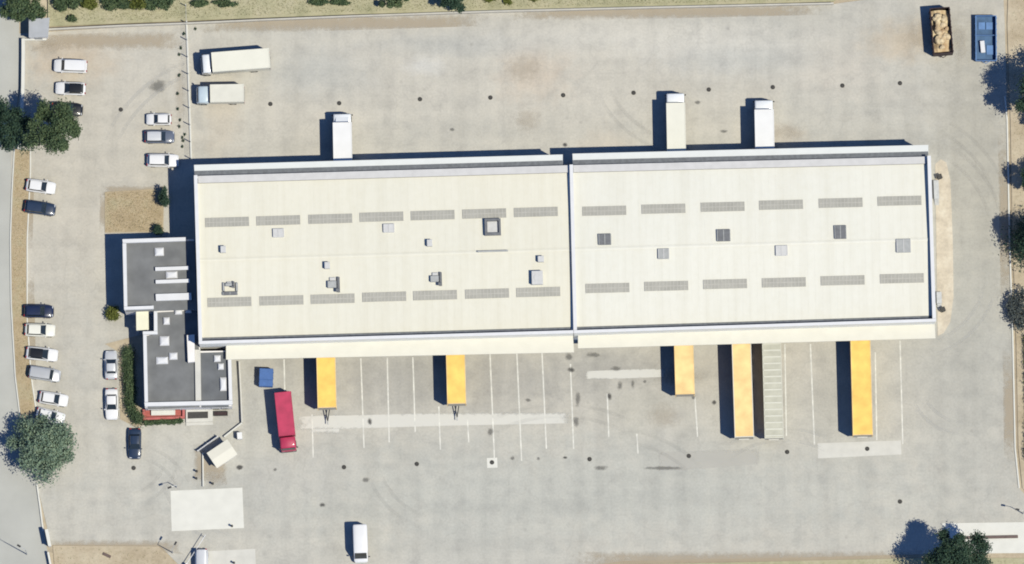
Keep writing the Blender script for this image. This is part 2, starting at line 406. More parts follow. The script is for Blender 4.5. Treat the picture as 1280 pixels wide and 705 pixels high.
MB().sheet([(-900,-900),(900,-900),(900,900),(-900,900)], -0.06).build('ground', M['soil'])['kind'] = 'structure'
ground_sheet('road', [(-110,-500),(P(40,705).x+20,-500)] + XY([(75,760),(62,705),(45,600),(30,560),(14,300),(14,200),(24,105),(24,40)]) + [(P(24,0).x,300),(-110,300)], -0.03, M['road'])
yard_px = [(24,42),(232,29),(440,21),(620,16),(900,9),(1042,5),(1120,-6),(1200,-60),(1252,-60),(1256,30),(1259,150),(1262,300),(1266,420),(1269,560),(1274,610),(1300,640),(1400,640),
           (1400,690),(1180,692),(1000,697),(780,701),(700,712),(300,740),(225,708),(200,682),(64,681),(45,600),(25,520),(14,300),(14,190),(26,105)]
yard = ground_sheet('yard', XY(yard_px), 0.0, M['paving'])

def verge(name, poly_px, m, top=0.10, z=0.0):
    o = MB().prism(XY(poly_px, top), -0.05, top).build(name, m); o['kind'] = 'structure'; return o

def strip_px(line, wpx):     # polyline in px -> polygon wpx wide
    L, Rr = [], []
    for i,(x,y) in enumerate(line):
        a = line[max(0,i-1)]; b = line[min(len(line)-1,i+1)]
        dx,dy = b[0]-a[0], b[1]-a[1]; n = math.hypot(dx,dy) or 1
        L.append((x-dy/n*wpx/2, y+dx/n*wpx/2)); Rr.append((x+dy/n*wpx/2, y-dx/n*wpx/2))
    return L + Rr[::-1]

def sweep(name, line_px, width, height, m, parent=None, off=(0,0,0), z0=0.0):
    """a wall or kerb along a pixel polyline: width and height in metres"""
    b = MB()
    for i in range(len(line_px)-1):
        seg = strip_px([line_px[i], line_px[i+1]], width/PX)
        b.prism(XY(seg, height), z0, height)
    return b.build(name, m, parent, off)

verge_w = verge('grass_verge', [(19,186),(37,188),(37,215),(33,300),(33,400),(38,470),(44,512),(34,530),(26,520),(20,470),(15,380),(14,300),(16,240)], M['dry'])
for ln in ([(18,186),(15,240),(13,300),(14,380),(19,470),(25,520)], [(38,188),(38,215),(34,300),(34,400),(39,470),(45,512)]):
    sweep('kerb', ln, 0.16, 0.14, M['slab'], verge_w, z0=-0.05)
verge_e = verge('grass_verge', [(1262,-60),(1500,-60),(1500,632),(1300,632),(1278,610),(1273,560),(1270,420),(1266,300),(1263,150),(1259,30)], M['soil'], 0.09)
sweep('kerb', [(1256,120),(1259,150),(1262,300),(1266,420),(1269,560),(1274,610)], 0.2, 0.13, M['slab'], verge_e, z0=-0.05)
bank = verge('grass_bank', [(60,33),(232,26),(440,18),(620,13),(900,6),(1042,2),(1080,-40),(60,-60)], M['olive'], 0.25)
verge('grass_patch', [(131,240),(198,236),(205,238),(204,290),(131,291)], M['dry'], 0.06)
verge('dirt_verge', [(66,682),(198,683),(226,712),(300,745),(300,900),(84,900)], M['soil'], 0.07)
verge('dirt_verge', [(1172,697),(1000,701),(790,706),(700,717),(560,800),(1500,800),(1500,699)], M['olive'], 0.07)
verge('gravel_strip', [(1169,205),(1176,199),(1183,203),(1188,225),(1191,300),(1192,370),(1188,402),(1180,416),(1172,420)], M['gravel'], 0.05)
verge('planting_bed', [(131,430),(178,418),(178,508),(184,530),(170,534),(150,524),(149,440)], M['soil'], 0.05)
# lower kerbs round the lawn
# concrete pads and worn strips in the yard
def pad(name, px, m, z=0.012): return ground_sheet(name, XY(px, z), z, m, parent=yard)
pad('concrete_slab', [(213,613.5),(303,609.5),(305,660),(214.5,664)], M['slab'], 0.03)
pad('concrete_slab', [(257,689),(319,686),(321,730),(257,735)], M['conc'], 0.02)
pad('concrete_slab', [(1022,554),(1126,550.5),(1127,568),(1022.5,573)], M['conc'], 0.014)
pad('concrete_slab', [(1178,654),(1330,652),(1330,691),(1180,692)], M['slab'], 0.02)
pad('worn_strip', [(366,521),(560,516),(717,514.5),(717,529),(560,532),(366,538)], M['strip'], 0.012)
pad('worn_strip', [(389,518),(425,517),(425,542),(389,543)], M['strip'], 0.011)
pad('worn_strip', [(731,464),(832,460),(832,471),(731,475)], M['strip'], 0.012)
pad('worn_strip', [(822,566),(950,560),(950,580),(822,590)], M['faint'], 0.010)
for q in ([(50,672),(235,672),(235,695),(50,695)],[(35,45),(235,36),(235,62),(35,66)],[(240,28),(620,14),(620,32),(240,44)],[(620,12),(1045,2),(1045,18),(620,28)],[(700,690),(1180,685),(1180,705),(700,715)],
          [(1246,130),(1264,130),(1272,420),(1252,420)],[(1252,420),(1272,420),(1277,600),(1256,600)],[(124,232),(210,230),(210,244),(124,246)],[(124,236),(136,236),(136,294),(124,294)],[(33,200),(44,200),(40,320),(31,320)],[(31,320),(42,320),(46,500),(33,500)],[(240,548),(285,575),(285,612),(240,612)]):
    pad('dust_drift', q, M['dust'], 0.016)
for (cx,cy,rx,ry) in [(1160,45,45,32),(60,60,26,16),(225,120,10,60),(655,85,34,28),(660,150,26,22),(985,165,34,16),(1200,55,14,40),(268,600,22,12),(850,470,40,18),(830,520,30,24)]:
    pad('dust_drift', [(cx-rx,cy-ry),(cx+rx,cy-ry),(cx+rx,cy+ry),(cx-rx,cy+ry)], M['dusto'], 0.020)
def ribbon(pts, wpx, m, z): pad('tyre_mark', strip_px(pts, wpx), m, z)
rt_=random.Random(11)
def arc(cx,cy,r,a0,a1,n=10): return [(cx+r*math.cos(R(a0+(a1-a0)*i/n)), cy-r*math.sin(R(a0+(a1-a0)*i/n))) for i in range(n+1)]
for k,(cx,cy,r,a0,a1) in enumerate([(1130,330,105,-80,-5),(1120,300,120,0,75),(1110,290,142,5,80),(330,560,120,180,265),(560,560,90,190,262),(760,700,150,40,110),(300,250,170,95,160),(160,640,70,20,95),(150,560,60,275,350),(980,660,110,60,130),(700,700,180,60,120),(870,60,120,200,260),(1210,470,60,200,280)]):
    for d in (0,15):
        ribbon(arc(cx,cy,r+d,a0,a1), 4.5, M['tyre'] if k%3 else M['tyrel'], 0.026+0.001*k)
pad('cover_surround', [(608.5,572.5),(621.5,572),(622,584.5),(609,585)], M['slab'], 0.013)
for q in [(451,448,455,560),(484,447,486.5,553),(516,446,519,540),(548.5,508,550.5,562),(584,520,586,553),(612.5,442,618,573),(646,441,652,576),
          (677.5,441,683,561),(713,455,717,561),(759,492,761,546),(796,542,797.5,567),(868.5,496,872,546),(981,430,983,545),(1013,430,1018,556),(1125,426,1128.5,555),
          (390,518,391.5,572),(355,449,356,489),(1094,440,1096,550)]:
    pad('painted_line', strip_px([(q[0],q[1]),(q[2],q[3])], 1.8), M['paint'], 0.018)

def irregular(cx, cy, rx, ry, n=14, j=0.35):
    return [(cx+rx*math.cos(2*math.pi*i/n)*(1+random.uniform(-j,j)), cy+ry*math.sin(2*math.pi*i/n)*(1+random.uniform(-j,j))) for i in range(n)]
for (cx,cy,rx,ry,k) in [(722,498,3,9,0),(720,527,3.5,6,0),(762,496,2.5,4.5,1),(775,482,3,5,0),(791,480,2,5,0),(714,462,4,3,1),(711,446,4,4,0),(742,444,8,3,0),(770,461,6,3,0),
                        (893,503,2.5,2.5,1),(867,497,2,2,0),(462,527,2.5,4,1),(613,540,3,5,0),(752,585,7,3,0),(198,108,9,7,0),(806,477,2,2,0),(458,600,4,3,0),(641,573,2.5,2.5,0),(905,164,4,2,0),
                        (872,128,3,2,0),(565,162,2.5,2,0),(403,631,3.5,2.5,1),(300,584,3.5,3,1),(706,181,2.5,2.5,1),(344,587,2,2,0),(673,573,2,2,0),(706,572,2.5,1.5,1),(830,585,20,2,0),(660,500,3,2,0)]:  # the dark spot at the notch between the halls is painted shadow
    pad('stain', [(cx-rx*1.7,cy-ry*1.6),(cx+rx*1.7,cy-ry*1.6),(cx+rx*1.7,cy+ry*1.6),(cx-rx*1.7,cy+ry*1.6)], M['stain_shade'] if k else M['stain'], 0.024)

# drain covers: one shared mesh, rim and slots
def cover_mesh():
    b = MB(); n = 14
    ring = lambda r: [(r*math.cos(2*math.pi*i/n), r*math.sin(2*math.pi*i/n)) for i in range(n)]
    b.prism(ring(0.31),0.0,0.03); b.prism(ring(0.25),0.03,0.045)
    for k in (-0.12,0,0.12): b.box(-0.2,0.2,k-0.02,k+0.02,0.045,0.055)
    me = b.mesh('drain_cover'); me.materials.append(M['iron']); return me
cvm = cover_mesh()
for (x,y) in [(338,130),(525,124),(613,122),(704,119),(792,116),(886,112),(966,109),(1053,107),(1125,104),(430,584),(521,580),(615,578),(737,574),(861,570),(984,565),(1084,561),(1125,627),(151,137),(167,585),(424,129)]:
    p = P(x,y,0); link('drain_cover', cvm, yard, (p.x,p.y,0.014))

# ------------------------------------------------------------------ warehouses
def lerp(a,b,t): return (a[0]+(b[0]-a[0])*t, a[1]+(b[1]-a[1])*t)
def hall(name, label, nw, ne, se, sw, zp, roofm, east_par, west_par, annex_n, annex_s, lights, cat='building'):
    """four corners in photo px at parapet height zp"""
    c = XY([nw,ne,se,sw], zp)
    org = ((c[0][0]+c[2][0])/2, (c[0][1]+c[2][1])/2, 0)
    root = thing(name, label, cat, org)
    ze, zr = 6.95, 7.25
    B = lambda u,v: lerp(lerp(c[0],c[1],u), lerp(c[3],c[2],u), v)
    Lx = math.dist(c[0],c[1]); Ly = math.dist(c[0],c[3])
    tu, tv = 0.3/Lx, 0.3/Ly
    wb = MB()
    wb.prism([B(0,0),B(1,0),B(1,tv),B(0,tv)],0,7.12)                # north wall
    wb.prism([B(0,1-tv),B(1,1-tv),B(1,1),B(0,1)],0,zp-0.05)           # south
    wb.prism([B(0,tv),B(tu,tv),B(tu,1-tv),B(0,1-tv)],0,west_par-0.05)
    wb.prism([B(1-tu,tv),B(1,tv),B(1,1-tv),B(1-tu,1-tv)],0,east_par-0.05)
    wb.build('wall', M['wall'], root, org)
    # copings
    def coping(u0,u1,v0,v1,z,m=M['coping'],nm='coping'):
        MB().prism([B(u0,v0),B(u1,v0),B(u1,v1),B(u0,v1)],z-0.05,z+0.03).build(nm, m, root, org)
    cu, cv = 0.42/Lx, 0.36/Ly
    coping(-0.06/Lx,1+0.06/Lx,1-cv,1+0.06/Ly,zp)
    if west_par>7.5: coping(-0.06/Lx,cu,-0.05/Ly,1-cv-0.001,west_par)
    if east_par>7.5: coping(1-cu,1+0.06/Lx,-0.05/Ly,1-cv-0.001,east_par)
    gn = 0.95/Ly
    uw = cu+0.001 if west_par>7.5 else 0.0
    ue = 1-cu-0.001 if east_par>7.5 else 1.0
    coping(uw,ue,-0.05/Ly,gn,7.15,M['gutterl'],'eaves_gutter')
    # box gutter behind the south parapet, coloured dark to thicken the parapet's shadow line
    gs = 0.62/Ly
    MB().prism([B(tu,1-tv-gs),B(1-tu,1-tv-gs),B(1-tu,1-tv-0.003),B(tu,1-tv-0.003)],ze-0.4,ze-0.05).build('box_gutter_shade', M['gutter'], root, org)
    # roof: two slopes of sheeting with raised seams
    v0, v1 = gn+0.0008, 1-tv-gs-0.0005
    vm = (v0+v1)/2
    u0, u1 = tu+0.0003, 1-tu-0.0003
    rb = MB()
    pts = []
    for v,z in ((v0,ze),(vm,zr),(v1,ze)): pts += [(*B(u0,v),z),(*B(u1,v),z)]
    pts += [(x,y,z-0.15) for x,y,z in pts]
    rb.add(pts,[(0,2,3,1),(2,4,5,3),(6,7,9,8),(8,9,11,10),(0,1,7,6),(4,10,11,5),(0,6,8,2),(2,8,10,4),(1,3,9,7),(3,5,11,9)])
    n = int(Lx/1.0)
    for k in range(1,n):
        u = u0+(u1-u0)*k/n; e = 0.022/Lx
        for (va,za,vb,zb) in ((v0,ze,vm,zr),(vm,zr,v1,ze)):
            a,b_,c_,d = B(u-e,va),B(u+e,va),B(u+e,vb),B(u-e,vb)
            rb.add([(*a,za),(*b_,za),(*c_,zb),(*d,zb),(*lerp(a,b_,.5),za+0.012),(*lerp(c_,d,.5),zb+0.012)],[(0,4,5,3),(4,1,2,5)])
    roof = rb.build('roof', roofm, root, org)
    e = 0.12/Ly
    a,b_,d,f = B(u0,vm-e*2),B(u1,vm-e*2),B(u1,vm+e*2),B(u0,vm+e*2)
    MB().add([(*a,zr+0.03),(*b_,zr+0.03),(*B(u1,vm),zr+0.07),(*B(u0,vm),zr+0.07),(*d,zr+0.03),(*f,zr+0.03)],[(0,1,2,3),(3,2,4,5)]).build('ridge_cap', roofm, roof, org)
    def roof_z(p):
        def dl(p,a,b): return abs((b[0]-a[0])*(a[1]-p[1])-(a[0]-p[0])*(b[1]-a[1]))/math.dist(a,b)
        dn, ds = dl(p,B(0,v0),B(1,v0)), dl(p,B(0,v1),B(1,v1))
        v = dn/(dn+ds); return ze+(zr-ze)*(1-abs(2*v-1)), (zr-ze)/(dn+ds)*2*(1 if v<0.5 else -1)
    rz = math.atan2(c[1][1]-c[0][1], c[1][0]-c[0][0])
    # rooflights, shared mesh
    lm = MB(); lw, lh = 6.0, 1.28
    lm.box(-lw/2,lw/2,-lh/2,lh/2,0.0,0.06)
    me_l = lm.mesh('rooflight'); me_l.materials.append(M['rooflight'])
    rm = MB()
    for k in range(13):
        x = -lw/2+0.06+k*(lw-0.12)/12; rm.box(x-0.045,x+0.045,-lh/2+0.03,lh/2-0.03,0.06,0.10)
    rm.box(-lw/2+0.11,lw/2-0.11,-0.05,0.05,0.06,0.085)
    me_r = rm.mesh('glazing_bar'); me_r.materials.append(M['rib'])
    for (x,y) in lights:
        q = P(x,y,7.05); z,sl_ = roof_z((q.x,q.y)); q = P(x,y,z+0.06); z,sl_ = roof_z((q.x,q.y))
        o = link('rooflight', me_l, roof, (q.x-org[0],q.y-org[1],z+0.012)); o.rotation_euler = (-math.atan(sl_),0,rz)
        r_ = link('glazing_bar', me_r, root, (q.x-org[0],q.y-org[1],z+0.012)); r_.rotation_euler = (-math.atan(sl_),0,rz)
    # annexes (dock canopies) north and south
    for (x0,y0,x1,y1,za,side,m) in ((*annex_n,6.4,'n',M['annexw']),(*annex_s,4.7,'s',M['annex'])):
        (a,b_) = XY([(x0,y0),(x1,y1)], za)
        eN = (c[0],c[1]) if side=='n' else (c[3],c[2])
        def onwall(p):
            t = ((p[0]-eN[0][0])*(eN[1][0]-eN[0][0])+(p[1]-eN[0][1])*(eN[1][1]-eN[0][1]))/math.dist(*eN)**2
            q = lerp(eN[0],eN[1],t); k = 0.004/max(0.1,math.dist(p,q)); return lerp(q,p,k)
        poly = [a,b_,onwall(b_),onwall(a)]
        if side == 'n': MB().prism(poly, 0, za-0.22).build('dock_house', M['wall'], root, org)
        else:
            for k in range(int(math.dist(a,b_)/7.1)):
                q0 = lerp(a,b_,(k+0.5)/int(math.dist(a,b_)/7.1)); q1 = onwall(q0)
                MB().tube((*lerp(q0,q1,0.12),za-0.25),(*q1,za-1.3),0.05,n=6).build('canopy_bracket', M['galv'], root, org)
        cx = sum(p[0] for p in poly)/4; cy = sum(p[1] for p in poly)/4
        nrm = (0.10 if side=='s' else 0.10)
        ov = [(p[0]+(p[0]-cx)*0.002, p[1]+(nrm if side=='n' else -nrm)) for p in poly[:2]]
        MB().prism([ov[0],ov[1],poly[2],poly[3]], za-0.22, za).build('canopy_roof', m, root, org)
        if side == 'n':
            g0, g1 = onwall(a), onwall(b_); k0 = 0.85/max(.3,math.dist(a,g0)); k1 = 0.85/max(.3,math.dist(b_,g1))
            MB().prism([g0,g1,lerp(g1,b_,k1),lerp(g0,a,k0)], za, za+0.02).build('valley_shade_strip', M['gutter'], root, org)  # added dark strip, paints the hall's shadow line onto the annex roof
        L = math.dist(a,b_); nb = int(L/3.55)
        dm = MB(); dm.box(-1.3,1.3,-0.04,0.04,0,2.6)
        for q in range(1,5): dm.box(-1.3,1.3,-0.055,0.055,q*0.52-0.015,q*0.52+0.015)
        me = dm.mesh('dock_door'); me.materials.append(M['door'])
        bm_ = MB().box(-0.13,0.13,-0.1,0.1,0,0.5); mb = bm_.mesh('dock_bumper'); mb.materials.append(M['rubber'])
        for k in range(nb):
            p = lerp(a,b_,(k+0.5)/nb); s_ = 1 if side=='n' else -1
            if side == 's': p = onwall(p)
            dr = link('dock_door', me, root, (p[0]-org[0],p[1]-org[1]+s_*0.03,0.9),rz)
            for e_ in (-1.45,1.45): link('dock_bumper', mb, root, (p[0]-org[0]+e_,p[1]-org[1]+s_*0.09+e_*math.tan(rz),0.6),rz)
    return root, roof, org, roof_z, rz

north_l = [(284,277.5),(348,275.5),(413,273.5),(477,271),(541,269),(605.5,267),(670,265)]
south_l = [(287,377.5),(352,375.5),(416,373.5),(480.5,371),(544,369),(609,367),(673,365)]
hallW = hall('warehouse', 'western warehouse hall with cream roof, two rows of seven rooflights and roof plant', (243,219.5),(711.8,206),(716.8,416),(249,429.5), 7.9, M['roofw'], 7.0, 7.9,
             (243,207,703,194), (283,448.5,717,439.5), north_l+south_l)
north_r = [(755.5,263.5),(829.5,261),(903.5,258.5),(976.5,256),(1051,253.5),(1124.5,251)]
south_r = [(759.5,360),(833,357.5),(906.5,355),(980,353),(1053.5,350.5),(1127.5,348)]
hallE = hall('warehouse', 'eastern warehouse hall with whiter roof, two rows of six rooflights and square hatches', (712.5,206),(1163,195),(1169.5,401.5),(717.5,416), 7.9, M['roofe'], 7.9, 7.75,
             (716,193,1160,182), (723,434.5,1169,422), north_r+south_r)

def roofbox(h, px, py, wpx, hpx, kind):
    root, roof, org, rz_, rz = h
    q = P(px,py,7.2); z,_ = rz_((q.x,q.y)); q = P(px,py,z+0.3); z,_ = rz_((q.x,q.y)); z -= 0.03
    loc = (q.x-org[0],q.y-org[1],z); a,b = wpx*PX/2, hpx*PX/2
    def put(nm, mb, m):
        o = mb.build(nm, m, roof); o.location = loc; o.rotation_euler = (0,0,rz); return o
    if kind=='cowl':       # small square fan cowl
        put('fan_base', MB().box(-a*.8,a*.8,-b*.8,b*.8,0,0.6), M['ventd']); put('roof_fan', MB().cbox(-a*.85,a*.85,-b*.85,b*.85,0.6,0.78,0.05), M['ventw'])
    elif kind=='unit':     # pale plant unit
        m_=MB().cbox(-a,a,-b,b,0.12,0.95,0.05); m_.box(-a+.1,-a+.25,-b,b,0,.12); m_.box(a-.25,a-.1,-b,b,0,.12)
        m_.tube((0,0,.95),(0,0,1.0),min(a,b)*.6,n=12); put('roof_unit', m_, M['ventw'])
    elif kind=='frame':    # square upstand round a pale lid
        m_=MB(); t=0.3
        m_.box(-a,a,-b,-b+t*1.2,0,0.7); m_.box(-a,a,b-t,b,0,0.7); m_.box(-a,-a+t,-b+t*1.2,b-t,0,0.7); m_.box(a-t,a,-b+t*1.2,b-t,0,0.7)
        put('roof_hatch_frame', m_, M['ventd']); put('roof_hatch_lid', MB().cbox(-a+t+.02,a-t-.02,-b+t*1.2+.02,b-t-.02,0,0.3,0.04), M['ventw'])
    elif kind=='beam':
        m_=MB().box(-a,a,-0.1,0.1,0.25,0.45)
        for k in (-a+0.1,0,a-0.1): m_.box(k-.06,k+.06,-.06,.06,0,.25)
        put('roof_beam', m_, M['ventg'])
    elif kind=='lshape':   # unit with duct elbow
        m_=MB().cbox(-a,a*0.3,-b*0.4,b*0.5,0,0.6,0.05); put('roof_unit', m_, M['ventg'])
        m_=MB().box(a*0.45,a*0.8,-b,b,0,0.5); m_.box(a*0.2,a*0.8,-b,-b*0.55,0.5,0.8); put('duct', m_, M['ventd'])
        put('roof_unit', MB().cbox(-a*.7,a*.2,b*.55,b,0,.3,.04), M['ventw'])
    elif kind in ('dark','grey','pale'):
        m = {'dark':M['ventd'],'grey':M['ventg'],'pale':M['ventw']}[kind]
        put('smoke_hatch', MB().cbox(-a,a,-b,b,0,0.32,0.05), m)
        put('hatch_rail', MB().box(-0.05,0.05,-b+.05,b-.05,0.32,0.37).box(-a+.02,-a+.1,-b+.05,b-.05,.32,.36).box(a-.1,a-.02,-b+.05,b-.05,.32,.36), M['gutterl'] if kind!='dark' else M['ventg'])
for a in [(279,312,8,10,'cowl'),(348,291,14,11,'pale'),(486,285,14,11,'pale'),(537,304,8,10,'cowl'),(409,332,8,10,'cowl'),(676,324,9,9,'cowl'),(616,284,20,21,'frame'),
          (616,314,38,3,'beam'),(418,356,17,19,'lshape'),(546,349,16,17,'lshape'),(671.5,347.5,14,17,'unit')]: roofbox(hallW,*a)
# plant with a dark louvre bar near the south west corner of the roof
roofbox(hallW,288,356,13,8,'lshape'); roofbox(hallW,287.5,366.5,19,4.5,'dark'); roofbox(hallW,279.5,358.5,2.5,11,'dark'); roofbox(hallW,296,358.5,2.5,11,'dark')
for a in [(756,299,16,14,'dark'),(904.5,294,17,15,'dark'),(1050.5,290,15,17,'dark'),(829.5,317,14,13,'grey'),(977,313,15,13,'pale'),(1129.5,307,18,17,'grey')]: roofbox(hallE,*a)

# ------------------------------------------------------------------ office
oc = P(215,400,0); oorg = (oc.x,oc.y,0)
office = thing('office_building', 'low white office building with grey felt roofs beside the western hall', 'building', oorg)
def ob(nm, px, z0, z1, m, par=None, zc=None):
    return MB().prism(XY(px, z1 if zc is None else zc), z0, z1).build(nm, M[m], par or office, oorg)
ZR, ZP = 4.8, 5.5
ZRC, ZPC = 3.85, 4.45
ob('wall',[(155,301),(242,298),(246,384),(193.3,386.2),(156,388)],0,ZR-0.1,'offwall',zc=ZP)
ob('wall',[(193.5,386.5),(246,384.5),(250,438),(287,437.5),(289.5,507),(181,508.5),(179.5,416),(195,414)],0,ZRC-0.1,'offwall',zc=ZPC)
rA = ob('roof',[(157,304),(243.5,301),(246.5,387),(157.5,390)],ZR-0.1,ZR,'felt')
rC = ob('roof',[(190,391),(246.5,388),(249,440.3),(249.5,509),(185,511),(183,420),(191,418.5)],ZRC-0.1,ZRC,'felt')
rD = ob('roof',[(251,441),(284,440),(286,509),(252,509.5)],ZRC-0.1,ZRC-0.02,'feltd')
def par(px, z1=ZP): ob('parapet', px, (ZR if z1==ZP else ZRC)-0.1, z1, 'coping')
par([(153,299),(232,296.5),(232,301.2),(153.5,303.7)])
par([(153.2,304),(157.8,304),(159.2,383),(155,383)])
par([(155,383.3),(192,382),(192,386),(155.2,387.3)])
par([(192.3,386.3),(196.6,386.2),(196.8,413.5),(192.5,413.7)], ZPC)
par([(178.5,414.2),(197,413.8),(197,417.8),(178.7,418)], ZPC)
par([(178.9,418.2),(183.2,418.2),(185,502.5),(180.8,502.6)], ZPC)
par([(180.5,503),(290.5,500.5),(290.8,505.6),(181,507.8)], ZPC)
par([(284.6,438),(288.8,438),(290.4,500.2),(286.3,500.3)], ZPC)
ob('roof_divider',[(243.5,437),(250.5,437),(251.5,500.5),(244.5,500.8)],ZRC-0.1,ZRC+0.35,'conc')
ob('roof_beam',[(194,334),(236,332.5),(236.2,337),(194.2,338.5)],ZR,ZR+0.5,'coping')
ob('roof_beam',[(194.5,350),(237,348.5),(237.2,353),(194.7,354.5)],ZR,ZR+0.5,'coping')
ob('roof_beam',[(194.5,367.5),(239,366),(239.5,374.5),(195,376)],ZR,ZR+0.5,'coping')
ob('roof_screen',[(233.5,419),(243,418),(243.5,452),(235,453)],ZRC,ZRC+0.9,'offwall')
def dome(px,py,wp,hp,par_):
    zz = ZR if par_ is rA else ZRC
    q = P(px,py,zz+0.3); a,b = wp*PX/2,hp*PX/2
    o = MB().box(-a,a,-b,b,0,0.18).build('skylight_curb', M['gutterl'], par_); o.location=(q.x-oorg[0],q.y-oorg[1],zz+0.003); o.rotation_euler=(0,0,R(1.6))
    secs=[]
    m_=MB()
    for k,(s,z) in enumerate(((0.94,0.18),(0.86,0.30),(0.6,0.40),(0.2,0.44))):
        secs.append([(-a*s,-b*s,z),(a*s,-b*s,z),(a*s,b*s,z),(-a*s,b*s,z),(-a*s,-b*s,z)])
    m_.loft(secs,cap=False); m_.add([secs[-1][i] for i in range(4)],[(0,1,2,3)])
    d=m_.build('skylight_dome', M['coping'], par_); d.location=o.location; d.rotation_euler=o.rotation_euler
for a in [(199,314.5,11.5,10.5,rA),(214.5,343.5,14.5,9,rA),(223,389,9.5,8,rC),(208,401,8,9.5,rC),(205.5,426,12,12,rC),(202.5,450.5,15,9,rC),(216.5,445,10.5,9,rC),
          (235.5,387,8,8,rC),(271.5,448,8.5,8.5,rD),(276,458,7.5,8,rD),(279,480,8,17,rD)]: dome(*a)
# entrance canopy, lower, in the recess
ob('entrance_canopy',[(170,386),(185.5,385.5),(186,412),(170.5,413)],3.4,3.65,'cream')
ob('canopy_post',[(171,411),(172.5,411),(172.5,412.4),(171,412.4)],0,3.4,'coping',zc=3.65)
ob('canopy_post',[(184,411),(185.5,411),(185.5,412.4),(184,412.4)],0,3.4,'coping',zc=3.65)
# windows on the south, west and north faces
def office_windows():
    s0, s1 = XY([(182,508.7)],ZPC)[0], XY([(290,506.6)],ZPC)[0]
    def row(a,b,n,wd,z0,z1,out):
        rz = math.atan2(b[1]-a[1],b[0]-a[0])
        fm = MB().box(-wd/2,wd/2,-0.03,0.03,0,z1-z0).mesh('window'); fm.materials.append(M['coping'])
        gm = MB().box(-wd/2+.07,wd/2-.07,-0.045,0.045,0.07,z1-z0-0.07).mesh('pane'); gm.materials.append(M['glass'])
        for k in range(n):
            p = lerp(a,b,(k+0.5)/n)
            o = link('window', fm, office, (p[0]-oorg[0]+out[0],p[1]-oorg[1]+out[1],z0), rz); link('pane', gm, o)
    for z0 in (1.0,): row(lerp(s0,s1,.02),lerp(s0,s1,.40),4,1.1,z0,z0+1.2,(0,-0.09)); row(lerp(s0,s1,.75),lerp(s0,s1,.98),2,1.1,z0,z0+1.2,(0,-0.09))
    w0, w1 = XY([(179.7,419)],ZPC)[0], XY([(181.2,505)],ZPC)[0]
    row(w0,w1,5,1.1,1.0,2.3,(-0.06,0))
    a0,a1 = XY([(155,303)],ZP)[0], XY([(156,386)],ZP)[0]
    row(a0,a1,5,1.1,0.9,2.1,(-0.06,0)); row(a0,a1,5,1.1,3.0,4.2,(-0.06,0))
office_windows()
# red terrace wall, planter and porch at the south side
tr = thing('terrace', 'small red walled terrace with a pale slab at the south wall of the office', 'terrace', place(206,516,0))
to = tr.location
def tp(nm,px,z0,z1,m): return MB().prism(XY(px,z1),z0,z1).build(nm,M[m],tr,to)
tp('terrace_floor',[(182,511),(231,510),(231,522),(180,524)],0.0,0.10,'brick')
tp('low_wall',[(178,522),(231,520),(231,523),(178,525)],0.0,0.55,'redwall')
tp('low_wall',[(228,509.5),(231,509.5),(231,520),(228,520.1)],0.0,0.55,'redwall')
tp('low_wall',[(178,512),(181,511.5),(181.5,521.8),(178.5,522)],0.0,0.55,'redwall')
tp('terrace_slab',[(189,512.6),(219,512),(219,518.6),(189,519.2)],0.10,0.45,'slab')
po = thing('entrance_steps', 'cream concrete entrance steps with a dark mat at the office south door', 'steps', place(248,519,0))
pq = po.location
MB().prism(XY([(232.5,510),(266,509),(266,527),(232.5,528)],0.3),0,0.3).build('landing',M['conc'],po,pq)
MB().prism(XY([(232.5,528.3),(266,527.3),(266,531),(232.5,532)],0.16),0,0.16).build('step',M['conc'],po,pq)
MB().prism(XY([(234.5,515),(260,514.3),(260,522.6),(234.5,523.3)],0.32),0.302,0.325).build('door_mat',M['iron'],po,pq)
pl = thing('planter', 'dark rectangular planter standing near the south east corner of the office', 'planter', place(276,517,0.3), R(1.5))
bx=MB(); a,b,t=0.95,0.3,0.06
bx.box(-a,a,-b,-b+t,0,.5); bx.box(-a,a,b-t,b,0,.5); bx.box(-a,-a+t,-b+t,b-t,0,.5); bx.box(a-t,a,-b+t,b-t,0,.5); bx.build('planter_box',M['iron'],pl)
MB().box(-a+t,a-t,-b+t,b-t,0.02,.4).build('planter_soil',M['rust'],pl)

# ------------------------------------------------------------------ vegetation
def leaves(rng, centers, radii, n, size, flat=1.0):
    """n leaf quads spread through ellipsoid lobes, denser toward their surface"""
    k = rng.integers(0,len(centers),n)
    d = rng.normal(size=(n,3)); d /= np.linalg.norm(d,axis=1)[:,None]
    r = rng.random(n)**0.45
    p = centers[k] + d*radii[k]*r[:,None]*(1+0.2*rng.normal(size=(n,1)))
    nr = d*0.7 + rng.normal(size=(n,3))*0.7 + np.array([0,0,0.5*flat]); nr /= np.linalg.norm(nr,axis=1)[:,None]
    u = np.cross(nr, rng.normal(size=(n,3))); u /= np.linalg.norm(u,axis=1)[:,None]
    v = np.cross(nr,u)
    s = size*(0.6+0.8*rng.random((n,1)))
    V = np.stack([p-u*s-v*s*.45, p+u*s*.2-v*s*.6, p+u*s*1.1, p+u*s*.1+v*s*.6],1).reshape(-1,3)
    V[:,2] = np.maximum(V[:,2],0.06)
    F = np.arange(4*n).reshape(-1,4)
    return V,F

